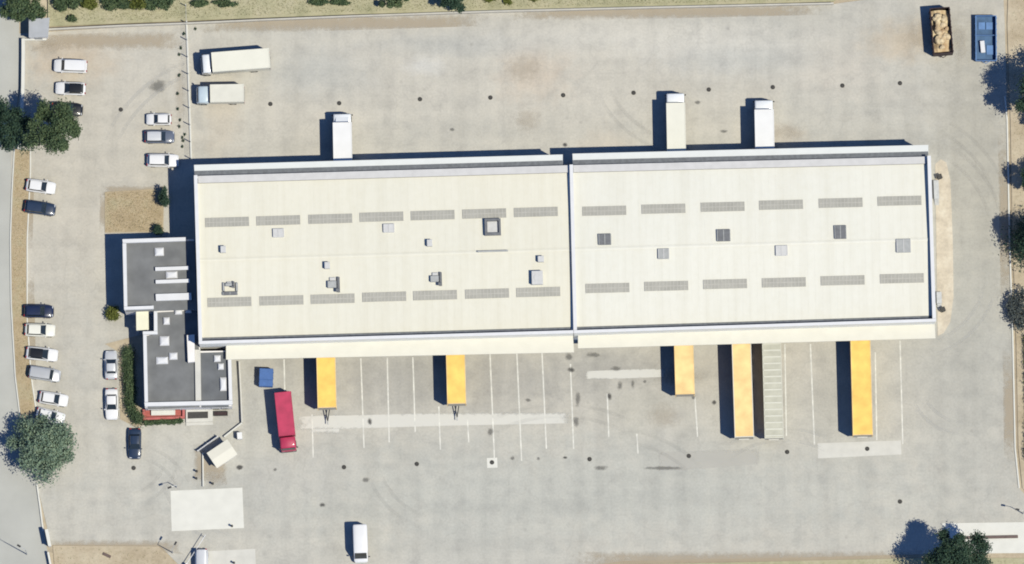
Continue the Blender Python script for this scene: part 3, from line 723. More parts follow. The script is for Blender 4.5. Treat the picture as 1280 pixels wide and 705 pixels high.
def mesh_np(name, V, F, m):
    me = bpy.data.meshes.new(name)
    nv, nf, k = len(V), len(F), F.shape[1]
    me.vertices.add(nv); me.vertices.foreach_set('co', V.astype(np.float32).ravel())
    me.loops.add(nf*k); me.loops.foreach_set('vertex_index', F.astype(np.int32).ravel())
    me.polygons.add(nf); me.polygons.foreach_set('loop_start', np.arange(0,nf*k,k,dtype=np.int32))
    me.update(calc_edges=True); me.materials.append(m); return me

def tree(name, label, px, py, r, h, m, seed, n=6000, size=0.2, lobes=16, squash=0.8, group=None, conifer=False, sx=1.0, sy=1.0, cat='tree'):
    rng = np.random.default_rng(seed)
    zc = h - r*squash if not conifer else h*0.5
    p = P(px,py,zc); root = thing(name,label,cat,(p.x,p.y,0),0,group)
    b = MB(); tr0 = max(0.06,r*0.06)
    top = zc*0.75; segs = 4; pts=[Vector((0,0,0))]
    for i in range(1,segs+1): pts.append(Vector((rng.normal()*0.08,rng.normal()*0.08,top*i/segs)))
    for i in range(segs): b.tube(pts[i],pts[i+1],tr0*(1-i*0.15),tr0*(1-(i+1)*0.15),8)
    b.build('trunk',M['bark'],root,smooth=True)
    if conifer:
        b.tube(pts[-1],(0,0,h*0.95),tr0*.5,tr0*.15,6)
        cs,rs=[],[]
        for k in range(lobes):
            t=k/(lobes-1); z=0.6+t*(h-0.8); rr=r*(1-t)**0.8+0.08
            cs.append((rng.normal()*.05,rng.normal()*.05,z)); rs.append((rr,rr,h/lobes*0.9))
        cs,rs=np.array(cs),np.array(rs)
    else:
        cs,rs=[],[]; lb=MB()
        for k in range(lobes):
            a=2*math.pi*(k*0.618)+rng.random()*0.5; q=math.sqrt((k+0.5)/lobes)
            rad=q*r*0.76*(0.72+0.5*rng.random()); el=(1-q*q)
            c=np.array([math.cos(a)*rad*sx,math.sin(a)*rad*sy,zc+(el*0.75-0.25+rng.normal()*0.12)*r*squash])
            lr=r*(0.17+0.22*rng.random()**1.5); cs.append(c); rs.append((lr,lr,lr*0.85))
            m1=Vector(c)*0.5+Vector((0,0,top*0.45)); lb.tube(pts[-1],m1,tr0*0.42,tr0*0.28,6); lb.tube(m1,Vector(c),tr0*0.28,tr0*0.1,5)
        lb.build('limb',M['bark'],root,smooth=True)
        cs,rs=np.array(cs),np.array(rs)
    V,F=leaves(rng,cs,rs,int(n*1.7),size*0.78)
    link('crown', mesh_np('crown',V,F,m), root)
    return root

def bush(name,label,px,py,rx,ry,h,m,seed,n=900,size=0.1,group=None,cat='bush'):
    rng=np.random.default_rng(seed); p=P(px,py,h*0.6); root=thing(name,label,cat,(p.x,p.y,0),0,group)
    cs,rs=[],[]; b=MB()
    for k in range(7):
        a=2*math.pi*k/7+rng.random(); q=0.55 if k else 0
        c=np.array([math.cos(a)*rx*q,math.sin(a)*ry*q,h*(0.5+0.2*rng.random())]); cs.append(c); rs.append((rx*0.5,ry*0.5,h*0.38))
        b.tube((0,0,0),Vector(c),0.03,0.012,5)
    b.build('stem',M['bark'],root)
    V,F=leaves(rng,np.array(cs),np.array(rs),n,size); link('crown',mesh_np('crown',V,F,m),root)
    return root

T='trees round the yard'
tree('tree','round mid green tree overhanging the parked cars at the north end of the verge',70,160,4.35,12.0,M['leaf'],1,11000,0.17,22,0.75,T)
tree('tree','dark green tree standing over the street, west of the round mid green tree',13,158,4.2,8.0,M['leafd'],2,8000,0.16,16,0.75,T)
tree('olive_tree','large pale grey green olive tree by the yard entrance',54,558,4.9,6.4,M['leafo'],3,10000,0.19,30,0.6,T)
tree('pine_tree','dark bushy pine at the bottom edge, over the pale slab',1199,698,4.9,12.5,M['leafd'],4,11000,0.17,20,0.8,T)
tree('tree','wide dark tree at the right edge below the blue skip',1309,113,5.2,12.0,M['leafd'],5,11000,0.18,20,0.75,T)
tree('tree','tree cut off by the right edge, level with the north wall',1295,224,2.6,6.5,M['leafd'],6,3500,0.15,12,0.8,T)
tree('cypress_tree','narrow conifer at the right edge casting a pointed shadow',1297,296,4.2,11.5,M['leafd'],7,13000,0.17,16,1,T,conifer=True)
bush('shrub','grey twiggy shrub on the east verge, near the south east corner of the hall',1276,386,2.0,3.2,2.4,M['leafg'],8,2200,0.14)
tree('tree','green tree over the roof of the grey hut in the top left corner',28,4,3.4,5.5,M['leaf'],9,7000,0.17,18,0.7,T)
tree('tree','dark green tree cut by the top edge, above the middle of the low wall',564,-2,2.1,5.5,M['leafd'],10,4000,0.15,12,0.8,T)
tree('tree','low green tree cut by the top edge, above the bank, left of the middle',492,-7,2.4,4.0,M['leaf'],11,3500,0.15,12,0.7,T,sx=1.4)
bush('bush','yellow green bush at the corner of the office porch recess',141,391,1.2,1.1,1.4,M['leafy'],12,1500,0.11)
bush('bush','tall dark shrub in the shadow of the hall, beside the dry lawn',206,246,0.9,1.4,2.6,M['leafd'],13,1500,0.11)
bush('bush','small dark shrub at the north wall of the office',198,287,0.75,0.8,1.6,M['leafd'],14,900,0.10)
bush('bush','single round green bush on the grass bank near the top left',90,23,0.75,0.6,1.1,M['leaf'],15,800,0.09)
for k,(x,y,rx,ry) in enumerate([(76,6,.8,.8),(93,3,.9,.8),(112,5,.9,.7),(138,4,1.0,.9),(154,5,.9,.7),(172,4,1.0,.9),(190,6,.8,.7),(206,3,1.0,.9)]):
    bush('hedge_bush',['first','second','third','fourth','fifth','sixth','seventh','last'][k]+' bush from the left in the row along the top left edge',x,y-1,rx*1.35,ry*1.3,1.7,M['leafy'] if k%3==2 else M['leaf'],20+k,1500,0.12,'bushes in a row along the top left edge')
for k,(x0,x1,y) in enumerate([(238,262,4),(264,298,4),(385,412,2),(412,442,2)]):
    bush('clipped_hedge',['low hedge right of the fence at the top edge','longer low hedge at the top edge, second from the fence','low hedge at the top edge, third from the fence','low hedge at the top edge, fourth from the fence'][k],(x0+x1)/2,y,(x1-x0)*PX/2,0.55,1.0,M['leaf'],30+k,1300,0.11,cat='hedge')
for k,(x,y,r_) in enumerate([(612,-2,0.9),(635,1,0.7),(668,-3,0.9)]):
    bush('bush',['yellow green bush at the top edge, right of the dark green tree','smaller yellow green bush at the top edge, second right of the dark tree','yellow green bush at the top edge, third right of the dark tree'][k],x,y,r_,0.6,0.9,M['leafy'],40+k,500,0.1)

def hedge(name,label,line_px,width,h,m,seed,n,cat='hedge'):
    rng=np.random.default_rng(seed); pts=[P(x,y,h*.7) for x,y in line_px]; c0=pts[0]
    root=thing(name,label,cat,(c0.x,c0.y,0))
    cs=[];rs=[];b=MB()
    for i in range(len(pts)-1):
        L=(pts[i+1]-pts[i]).length; k=max(2,int(L/0.45))
        for j in range(k):
            q=pts[i].lerp(pts[i+1],j/k); c=np.array([q.x-c0.x,q.y-c0.y,h*0.52]); cs.append(c+rng.normal(size=3)*0.05); rs.append((width*.55,width*.55,h*.46))
            b.tube((c[0],c[1],0),(c[0],c[1],h*.5),.03,.015,5)
    b.build('stem',M['bark'],root)
    V,F=leaves(rng,np.array(cs),np.array(rs),n,0.1); link('foliage',mesh_np('foliage',V,F,m),root)
hedge('hedge','clipped dark green hedge between the office and two parked cars',[(160,438),(161,470),(163,505),(168,520),(178,528)],1.75,1.5,M['leaf'],50,8000)
hedge('hedge','narrow green hedge below the red terrace wall',[(184,528),(207,527),(230,526)],0.75,0.7,M['leaf'],51,3000)
hedge('hedge','green hedge strip cut by the right edge of the picture',[(1284,420),(1285,470),(1287,520),(1284,575)],1.0,1.2,M['leafy'],52,3500)

# dry grass blades on the verges, weeds along the fence
def blades(name,label,polys,n,hgt,m,seed,z=0.1):
    rng=np.random.default_rng(seed); Vs=[]
    ars=[abs(area2(XY(p)))/2 for p in polys]; tot=sum(ars)
    for poly,ar in zip(polys,ars):
        w=np.array(XY(poly)); k=int(n*ar/tot)*3; q=w.min(0)+rng.random((k,2))*(w.max(0)-w.min(0))
        ins=np.zeros(k,bool); j=len(w)-1
        for i in range(len(w)):
            cnd=((w[i,1]>q[:,1])!=(w[j,1]>q[:,1]))&(q[:,0]<(w[j,0]-w[i,0])*(q[:,1]-w[i,1])/(w[j,1]-w[i,1]+1e-12)+w[i,0]); ins^=cnd; j=i
        q=q[ins][:int(n*ar/tot)]; k=len(q)
        a=rng.random(k)*2*math.pi; s=0.03+0.04*rng.random(k); h_=hgt*(0.4+rng.random(k)); l=rng.normal(size=(k,2))*hgt*0.7
        b0=np.stack([q[:,0]-np.cos(a)*s,q[:,1]-np.sin(a)*s,np.full(k,z)],1); b1=np.stack([q[:,0]+np.cos(a)*s,q[:,1]+np.sin(a)*s,np.full(k,z)],1)
        t=np.stack([q[:,0]+l[:,0],q[:,1]+l[:,1],z+h_],1); Vs.append(np.stack([b0,b1,t],1).reshape(-1,3))
    V=np.concatenate(Vs); o=link(name,mesh_np(name,V,np.arange(len(V)).reshape(-1,3),m)); tag(o,label,'grass',kind='stuff')
blades('dry_grass','dry yellow grass on the verges and the small lawn',[[(20,190),(36,190),(32,300),(32,400),(38,470),(42,510),(28,520),(21,470),(16,380),(15,300)],[(132,241),(200,238),(203,288),(132,290)]],9000,0.06,M['straw'],60)
blades('bank_grass','straw coloured grass on the bank behind the low wall',[[(62,30),(232,23),(440,15),(620,10),(900,3),(1040,0),(1040,-30),(62,-30)]],16000,0.12,M['weed'],61,0.25)
blades('verge_grass','thin grass on the dirt verges at the bottom and right edges',[[(66,684),(196,684),(220,712),(80,730)],[(1264,0),(1330,0),(1330,600),(1274,560),(1268,300)],[(790,708),(1170,700),(1280,701),(1280,730),(790,730)]],9000,0.09,M['weed'],62,0.08)

# ------------------------------------------------------------------ walls, fences, hut
o=sweep('low_wall',[(60,36.5),(150,32),(232,29),(330,24.5),(440,20),(620,14),(800,9.5),(1042,4)],0.22,0.85,M['wall2']); tag(o,'long low concrete wall along the foot of the grass bank','wall')
o=sweep('low_wall',[(29,48),(29,70),(28.5,110),(26,150),(24,186)],0.45,0.9,M['slab']); tag(o,'low pale wall between the street and the car park, south of the grey hut','wall')
o=sweep('low_wall',[(29.5,49.5),(58,49)],0.25,0.5,M['slab']); tag(o,'short low white wall at the foot of the grey hut','wall')
o=sweep('low_wall',[(46,604),(50,632),(54,664)],0.22,0.2,M['slab']); tag(o,'thin pale kerb wall crossing the entrance below the olive tree','wall')
o=sweep('low_wall',[(60,690),(66,720)],0.25,0.9,M['slab']); tag(o,'white wall running off the bottom edge behind the gate pillar','wall')
o=sweep('low_wall',[(299,452),(301,490),(302.5,528)],0.18,0.7,M['conc']); tag(o,'thin pale wall beside the east side of the office','wall')
o=sweep('low_wall',[(302.5,528.5),(280,546)],0.2,0.5,M['slab']); tag(o,'short slanting pale wall leading to the gatehouse','wall')
o=sweep('low_wall',[(253.5,566),(254,608)],0.18,0.35,M['slab']); tag(o,'thin pale wall between the gatehouse and the white slab','wall')

def fence(line,label,n):
    p0=P(*line[0]); root=thing('wire_fence',label,'fence',(p0.x,p0.y,0)); off=root.location
    sweep('footing',line,0.25,0.16,M['slab'],root,off)
    tot=sum(math.dist(line[i],line[i+1]) for i in range(len(line)-1))
    pm=MB().cbox(-.055,.055,-.055,.055,0.0,1.9,.015).mesh('post'); pm.materials.append(M['slab'])
    pts=[]
    for k in range(n+1):
        t=k/n; q=lerp(line[0],line[-1],t); w_=P(*q); pts.append(w_); link('post',pm,root,(w_.x-off[0],w_.y-off[1],0.0))
    for z in (0.4,0.75,1.1,1.45,1.8):
        b=MB()
        for i in range(n): b.tube((pts[i].x,pts[i].y,z),(pts[i+1].x,pts[i+1].y,z),0.008,n=4)
        b.build('wire',M['galv'],root,off)
fence([(232.5,8),(239,199)],'concrete post and wire fence running from the bank to the hall corner',9)
wv=MB()
rngw=np.random.default_rng(70); cs=[];rs=[]
for (x,y) in [(224,68),(224,94),(222,117),(222,136),(224,158),(228,172),(226,60),(229,176),(225,150),(231,168),(228,183),(244,36),(230,42)]:
    p=P(x,y,0.1); cs.append((p.x,p.y,0.12)); rs.append((0.2,0.25,0.14))
V,F=leaves(rngw,np.array(cs),np.array(rs),1300,0.06); tag(link('weeds',mesh_np('weeds',V,F,M['leafd'])),'scattered dark weeds along the west side of the wire fence','weeds',kind='stuff')

hut=thing('transformer_hut','small hut with a flat grey roof below the top left tree','hut',place(46,38,2.6)); ho=hut.location
hp=[(36,24),(62,22),(60,46),(36,47)]
MB().prism(XY([(37,25),(61,23),(59,45),(37,46)],2.6),0,2.45).build('wall',M['offwall'],hut,ho)
MB().prism(XY(hp,2.6),2.45,2.6).build('roof',M['hutroof'],hut,ho)
c=XY([(48,46)],2.6)[0]; MB().box(c[0]-.5-ho[0],c[0]+.5-ho[0],c[1]-.06-ho[1],c[1]+.0-ho[1],0,2.0).build('door',M['door'],hut)

# gatehouse: rotated cabin with an overhanging pale roof
gh=thing('gatehouse','small pale gatehouse cabin standing askew below the office','cabin',place(277.5,567,2.4),R(34))
a,b=1.7,1.25
MB().box(-a+.2,a-.2,-b+.2,b-.2,0,2.2).build('wall',M['offwall'],gh)
rf=MB().add([(-a,-b,2.2),(a,-b,2.2),(a,b,2.2),(-a,b,2.2),(-a,-b,2.32),(a,-b,2.32),(a,b,2.32),(-a,b,2.32),(-a,0,2.46),(a,0,2.46)],[(3,2,1,0),(0,1,5,4),(2,3,7,6),(4,5,9,8),(8,9,6,7),(1,2,6,9,5),(3,0,4,8,7)]).build('roof',M['annex'],gh)
for s in (-1,1):
    w_=MB().box(-1.1,1.1,s*(b-.2)-.03,s*(b-.2)+.03,1.0,1.9).build('window',M['glass'],gh)
    MB().box(-.03,.03,s*(b-.2)-.05,s*(b-.2)+.05,1.0,1.9).build('window_mullion',M['coping'],w_)
MB().box(a-.22,a-.15,-.45,.45,0,2.0).build('door',M['door'],gh)
sc_=thing('bike_rack_screen','low slatted screen parallel to the upper side of the gatehouse','screen',place(259.5,554.5,0.8),R(36))
for k in range(5): MB().box(-1.75,1.75,-.04,.04,.1+k*.17,.22+k*.17).build('slat',M['coping'],sc_)
for x in (-1.7,0,1.7): MB().box(x-.04,x+.04,.045,.13,0,.95).build('post',M['galv'],sc_)
cb=thing('utility_cabinet','narrow white utility cabinet right of the gatehouse','cabinet',place(299.5,544.5,1.0),R(4))
MB().cbox(-.35,.35,-.45,.45,0.1,1.2,.03).build('cabinet_body',M['truckw'],cb); MB().box(-.3,.3,-.4,.4,0,.1).build('plinth',M['conc'],cb)
MB().box(-.3,.3,-.475,-.45,.2,1.1).build('door',M['coping'],cb)

def bollard(x,y,label):
    t_=thing('bollard',label,'bollard',place(x,y,0.5),0,'small dark bollards by the gate')
    MB().tube((0,0,0),(0,0,.85),.14,.12,10).build('post',M['iron'],t_); MB().tube((0,0,.85),(0,0,.93),.16,.08,10).build('cap',M['iron'],t_)
bollard(246,589,'dark bollard left of the thin wall, nearer the gatehouse')
bollard(245.5,598,'dark bollard left of the thin wall, nearer the white slab')
bollard(266,604.5,'reddish dark bollard at the top edge of the white slab')
bollard(290,657.5,'dark bollard at the lower right corner of the white slab')
bollard(292.5,703.5,'dark bollard on the cream pad at the bottom edge')

def lamp(x,y,h,label,arm,grp='slim yard lamps'):
    p=P(x,y,0); t_=thing('lamp_post',label,'lamp post',(p.x,p.y,0),arm,grp)
    MB().tube((0,0,0),(0,0,.35),.1,.09,8).build('base',M['galv'],t_); MB().tube((0,0,.35),(0,0,h),.07,.045,8).build('pole',M['galv'],t_)
    MB().tube((0,0,h),(.8,0,h+.12),.035,.03,6).build('arm',M['galv'],t_); MB().cbox(.7,1.25,-.13,.13,h+.06,h+.17,.03).build('lantern',M['chassis'],t_)
lamp(34,693,6.5,'lamp post on the street in the bottom left corner, long thin shadow',R(150))
lamp(216,691,4.3,'lamp post at the edge of the dirt verge below the white slab',R(60))
lamp(1279,642,3.6,'lamp post at the right edge above the pale slab',R(170))
lamp(221,609,2.6,'short lamp post left of the upper edge of the white slab',R(200))

gp=thing('gate_pillar','white gate pillar with a dark shadow at the entrance, bottom left','pillar',place(60,672,2.0),R(-78))
MB().cbox(-1.1,1.1,-.16,.16,0,1.9,.03).build('pillar_body',M['coping'],gp); MB().cbox(-1.18,1.18,-.22,.22,1.9,2.0,.02).build('cap',M['slab'],gp)
bm=thing('barrier','raised white barrier boom beside the vehicle at the bottom edge','barrier',place(233,706,1.0),R(57))
MB().cbox(-.2,.2,-.2,.2,0,1.05,.03).build('cabinet',M['truckw'],bm); MB().tube((0,.05,1.0),(4.9,.05,1.15),.055,.045,8).build('boom',M['coping'],bm)
MB().tube((4.6,.05,0),(4.6,.05,1.08),.04,n=6).build('rest_post',M['galv'],bm)
be=thing('steel_beam','long brown steel beam lying on the pale slab, bottom right','beam',place(1236,671.5,0.1),R(1.2))
b_=MB(); b_.box(-4.0,4.0,-.2,.2,0,.03); b_.box(-4.0,4.0,-.02,.02,.03,.17); b_.box(-4.0,4.0,-.2,.2,.17,.2); b_.build('beam_section',M['rustb'],be)
bx=thing('wheel_stop','dark block lying on the dirt verge, bottom left','block',place(133.5,694,.15),R(-25)); MB().cbox(-.6,.6,-.2,.2,0,.25,.06).build('block_body',M['rustb'],bx)
for (x,y,l,lab) in [(1170.5,237,2.6,'grey steel landing at the east wall of the eastern hall, nearer the north end'),(1174,372,1.6,'grey steel landing at the east wall of the eastern hall, nearer the south end')]:
    s_=thing('steel_landing',lab,'landing',place(x,y,.5),R(2)); MB().box(-.35,.35,-l/2,l/2,.42,.5).build('platform',M['galv'],s_)
    for k in range(3): MB().box(-.3,.3,-l/2-.26*(k+1),-l/2-.26*k-.02,.3-.12*k,.34-.12*k).build('step',M['galv'],s_)
    for sx in (-.3,.3):
        for sy in (-l/2+.1,l/2-.1): MB().box(sx-.03,sx+.03,sy-.03,sy+.03,0,.42).build('leg',M['galv'],s_)
for (x,y,lab) in [(1174.5,221,'dark bin on the gravel strip, north end'),(1178.5,387,'dark bin on the gravel strip, south end')]:
    d_=thing('waste_bin',lab,'bin',place(x,y,.5),R(20)); MB().cbox(-.3,.3,-.3,.3,.06,.85,.04).build('bin_body',M['chassis'],d_); MB().cbox(-.33,.33,-.33,.33,.85,.93,.03).build('lid',M['iron'],d_)
    for sx in (-.2,.2): MB().tube((sx,-.3,.08),(sx,-.24,.08),.08,n=8).build('wheel',M['rubber'],d_)

# ------------------------------------------------------------------ vehicles
def wheel_mesh(r,wd):
    b=MB().tube((0,-wd/2,0),(0,wd/2,0),r,n=14); me=b.mesh('wheel'); me.materials.append(M['rubber'])
    c_=MB().tube((0,-wd/2-.012,0),(0,wd/2+.012,0),r*.58,n=10); mr=c_.mesh('rim'); mr.materials.append(M['steelr']); return me,mr
WH={}
def wheels(root, xs, y, r, wd):
    if (r,wd) not in WH: WH[(r,wd)]=wheel_mesh(r,wd)
    a,b=WH[(r,wd)]
    for x in xs:
        for s in (-1,1):
            o=link('wheel',a,root,(x,s*y,r)); link('rim',b,o)

def section(x,w,zt,zb=0.22,crown=0.03,r=0.16):
    return [(x,-w*.94,zb),(x,-w,zb+.12),(x,-w,zt-r),(x,-w*.96,zt-r*.35),(x,-w*.84,zt),(x,-w*.4,zt+crown*.8),(x,0,zt+crown),(x,w*.4,zt+crown*.8),(x,w*.84,zt),(x,w*.96,zt-r*.35),(x,w,zt-r),(x,w,zb+.12),(x,w*.94,zb)]

def quadpane(p, t=0.012):      # four corners -> slightly proud plate, inset already applied
    a,b,c_,d=[Vector(q) for q in p]; n=(b-a).cross(d-a).normalized()*t
    return [a+n,b+n,c_+n,d+n,a,b,c_,d]

def car(label,px,py,L,W,ang,paint,kind='hatch',roof=None,group='cars parked by the office',h=None):
    """front of the car is +X; ang is the heading in degrees, anticlockwise from east"""
    H = h or {'hatch':1.46,'sedan':1.44,'suv':1.62,'mpv':1.85,'van':1.9}[kind]
    root=thing('parked_car',label,'car',place(px,py,0.8),R(ang),group)
    w=W/2; X=lambda t:(t-.5)*L
    hood={'hatch':.90,'sedan':.88,'suv':1.02,'mpv':1.05,'van':1.1}[kind]; belt={'hatch':.95,'sedan':.93,'suv':1.08,'mpv':1.12,'van':1.15}[kind]
    cowl={'hatch':.70,'sedan':.69,'suv':.70,'mpv':.76,'van':.77}[kind]
    tail={'hatch':.05,'sedan':.16,'suv':.05,'mpv':.03,'van':.02}[kind]
    deck = belt if kind!='sedan' else .98
    st=[(0,.80,.62),(.012,.90,.78),(.05,.955,deck-.04),(.13,.985,deck),(.3,1,belt),(cowl,.985,belt-.01),(.84,.965,hood-.04),(.92,.93,hood-.11),(.97,.86,hood-.2),(.992,.76,hood-.3),(1,.62,hood-.38)]
    body=MB().loft([section(X(t),w*k,z) for t,k,z in st]).build('body',M[paint],root,smooth=True)
    # cabin: painted pillars with glass set 1 cm proud
    zb=belt-.06; zt=H
    xr0,xf0=X(tail+.02),X(cowl+.015)
    xr1={'hatch':X(.15),'sedan':X(.27),'suv':X(.10),'mpv':X(.06),'van':X(.035)}[kind]
    xf1={'hatch':X(.52),'sedan':X(.52),'suv':X(.55),'mpv':X(.66),'van':X(.68)}[kind]
    wb,wt=w*.93,w*.74 if kind not in('mpv','van') else w*.82
    A=[(xr0,-wb*.93,zb),(xf0,-wb*.93,zb),(xf0,wb*.93,zb),(xr0,wb*.93,zb)]
    A=[(xr0,-wb*.9,zb),(xf0,-wb*.9,zb),(xf0,wb*.9,zb),(xr0,wb*.9,zb)]
    xm=(xr1+xf1)/2
    Bt=[(xr1,-wt*.9,zt-.05),(xf1,-wt*.9,zt-.05),(xf1,wt*.9,zt-.05),(xr1,wt*.9,zt-.05)]
    MB().add(A+Bt,[(0,1,5,4),(1,2,6,5),(2,3,7,6),(3,0,4,7)]).build('cabin_frame',M[paint],root)
    # roof skin, crowned
    rs=[]
    for i in range(6):
        t=i/5; x=xr1-.03+(xf1-xr1+.06)*t; e=1-abs(2*t-1)**3; ww=wt*(.90+.06*e)
        rs.append([(x,-ww,zt-.055),(x,-ww*.86,zt-.02+.01*e),(x,-ww*.4,zt+.012*e),(x,ww*.4,zt+.012*e),(x,ww*.86,zt-.02+.01*e),(x,ww,zt-.055)])
    MB().loft(rs,cap=False).build('roof',M[roof] if roof else M[paint],root,smooth=True)
    def pane(nm,q,ins):
        c_=sum((Vector(p) for p in q),Vector())/4
        q=[Vector(p)+(c_-Vector(p))*ins for p in q]
        v=quadpane(q); return MB().add(v,[(0,1,2,3),(4,5,1,0),(5,6,2,1),(6,7,3,2),(7,4,0,3)]).build(nm,M['glass'],root)
    pane('windscreen',[A[1],A[2],Bt[2],Bt[1]],.06)
    pane('rear_window',[A[3],A[0],Bt[0],Bt[3]],.10 if kind!='van' else .3)
    if kind!='van':
        pane('side_window',[A[0],A[1],Bt[1],Bt[0]],.10); pane('side_window',[A[2],A[3],Bt[3],Bt[2]],.10)
    else:
        f=.62
        for s in (0,1):
            i0,i1=((0,1),(3,2))[s]
            q=[Vector(A[i0]).lerp(Vector(A[i1]),f),Vector(A[i1]),Vector(Bt[i1]),Vector(Bt[i0]).lerp(Vector(Bt[i1]),f)]
            pane('side_window',q if s==0 else [q[1],q[0],q[3],q[2]],.12)
    for s in (-1,1):
        MB().box(X(.935),X(.975),s*w*.62-.16,s*w*.62+.16,hood-.28,hood-.16).build('headlight',M['lens'],root)
        MB().box(X(.0)+.0,X(.03),s*w*.68-.13,s*w*.68+.13,.70,.88).build('tail_light',M['tail'],root)
        MB().cbox(X(cowl)-.12,X(cowl)+.02,s*(w+.07)-.09,s*(w+.07)+.09,belt-.03,belt+.12,.03).build('mirror',M[paint],root)
    MB().box(X(0)-.02,X(.02),-w*.8,w*.8,.3,.55).build('bumper',M['chassis'],root)
    MB().box(X(.97),X(1.003),-w*.55,w*.55,.28,.5).build('grille',M['chassis'],root)
    wheels(root,(X(.19),X(.81)),w-.1,.32,.2)
    return root

E,W_,N_,S_=0,180,90,-90
car('white high roofed van nosed west, northernmost car of the north west corner',88,82.5,4.6,1.85,178,'white','mpv')
car('white car with a black glass roof, below the high roofed van by the tree',88,110.5,4.2,1.78,178,'white','hatch',roof='black')
car('black car half hidden under the round tree',84,136,4.3,1.78,-4,'black','sedan')
car('tiny white car, topmost of the three parked left of the fence',198.5,149,3.5,1.6,180,'white','hatch')
car('dark blue grey car with a silver roof, middle of the three left of the fence',199.5,171,4.1,1.78,0,'bluegrey','suv',roof='lightsilver')
car('white car nosed east, lowest of the three parked left of the fence',203.5,200.5,4.4,1.8,-1,'white','suv')
car('white car parked beside the verge, just above the dark blue one',51,233,4.1,1.75,-8,'white','hatch')
car('dark blue car beside the verge, directly below a white one, north of the long gap',50,260,4.3,1.78,-8,'dblue','suv')
car('navy car at the top of the lower row along the verge',48.5,389,4.1,1.78,-1,'navy','suv')
car('off white car along the verge, just below the navy one',50,412.5,4.2,1.78,-2,'cremec','hatch')
car('white car with a dark roof, third of the lower row along the verge',52.5,442.5,4.4,1.78,-6,'white','hatch',roof='black')
car('silver estate car, fourth of the lower row along the verge',56,467.5,4.4,1.8,-9,'silver','mpv',h=1.6)
car('white car, fifth of the lower row, set back from the verge',67,498.5,4.0,1.74,-9,'white','hatch')
car('white car tucked under the edge of the olive tree',63,520,4.0,1.74,-14,'white','hatch')
car('silver car nosed north beside the hedge',139,456,4.0,1.76,91,'lightsilver','sedan')
car('white car nosed south beside the hedge, below the silver one',139.5,505,4.3,1.78,-89,'white','sedan')
car('dark blue grey car alone below the hedge corner',168.5,554.5,4.2,1.76,-90,'dblue','sedan')
car('pale blue car cut off by the bottom edge, beside the barrier',252,706,4.4,1.8,-90,'lightsilver','mpv',h=1.75)

def van(label,px,py,L,W,H,ang,paint):
    root=thing('delivery_van',label,'van',place(px,py,H*.8),R(ang)); w=W/2; X=lambda t:(t-.5)*L
    def sec(x,wk,zt,zs): # taller section: straight sides then tumblehome
        return [(x,-wk*.95,.3),(x,-wk,.45),(x,-wk,min(zs,zt-.1)),(x,-wk*.94,zt-.1),(x,-wk*.82,zt-.02),(x,-wk*.4,zt+.02),(x,0,zt+.03),(x,wk*.4,zt+.02),(x,wk*.82,zt-.02),(x,wk*.94,zt-.1),(x,wk,min(zs,zt-.1)),(x,wk,.45),(x,wk*.95,.3)]
    st=[(0,.93,H-.12),(.012,.97,H-.03),(.04,1,H),(.7,1,H),(.765,.985,H-.09),(.90,.96,1.28),(.955,.92,1.12),(.985,.84,.95),(1,.7,.75)]
    MB().loft([sec(X(t),w*k,z,1.2) for t,k,z in st]).build('body',M[paint],root,smooth=True)
    q=[(X(.897),-w*.84,1.31),(X(.897),w*.84,1.31),(X(.772),w*.80,H-.13),(X(.772),-w*.80,H-.13)]
    v=quadpane(q,.03); MB().add(v,[(0,1,2,3),(4,5,1,0),(5,6,2,1),(6,7,3,2),(7,4,0,3)]).build('windscreen',M['glass'],root)
    for s in (-1,1):
        MB().add([(X(.70),s*(w+.006),1.25),(X(.86),s*(w*.985+.006),1.25),(X(.80),s*(w*.97+.004),1.85),(X(.70),s*(w*.975+.004),1.9)],[(0,1,2,3) if s<0 else (3,2,1,0)]).build('side_window',M['glass'],root)
        MB().cbox(X(.86)-.1,X(.86)+.05,s*(w+.14)-.11,s*(w+.14)+.11,1.3,1.62,.03).build('mirror',M['chassis'],root)
        MB().box(X(.965),X(.988),s*w*.68-.14,s*w*.68+.14,.85,1.02).build('headlight',M['lens'],root)
        MB().box(X(0)-.01,X(.01),s*w*.86-.06,s*w*.86+.06,1.0,1.6).build('tail_light',M['tail'],root)
    MB().box(X(0)-.05,X(.02),-w*.9,w*.9,.35,.6).build('bumper',M['chassis'],root)
    MB().box(X(0)-.012,X(.004),-.012,.012,.7,H-.2).build('door_gap',M['chassis'],root)
    wheels(root,(X(.18),X(.83)),w-.12,.34,.22)
van('white delivery van driving alone in the yard at the bottom',450.5,679,5.1,2.0,2.65,-88,'white')

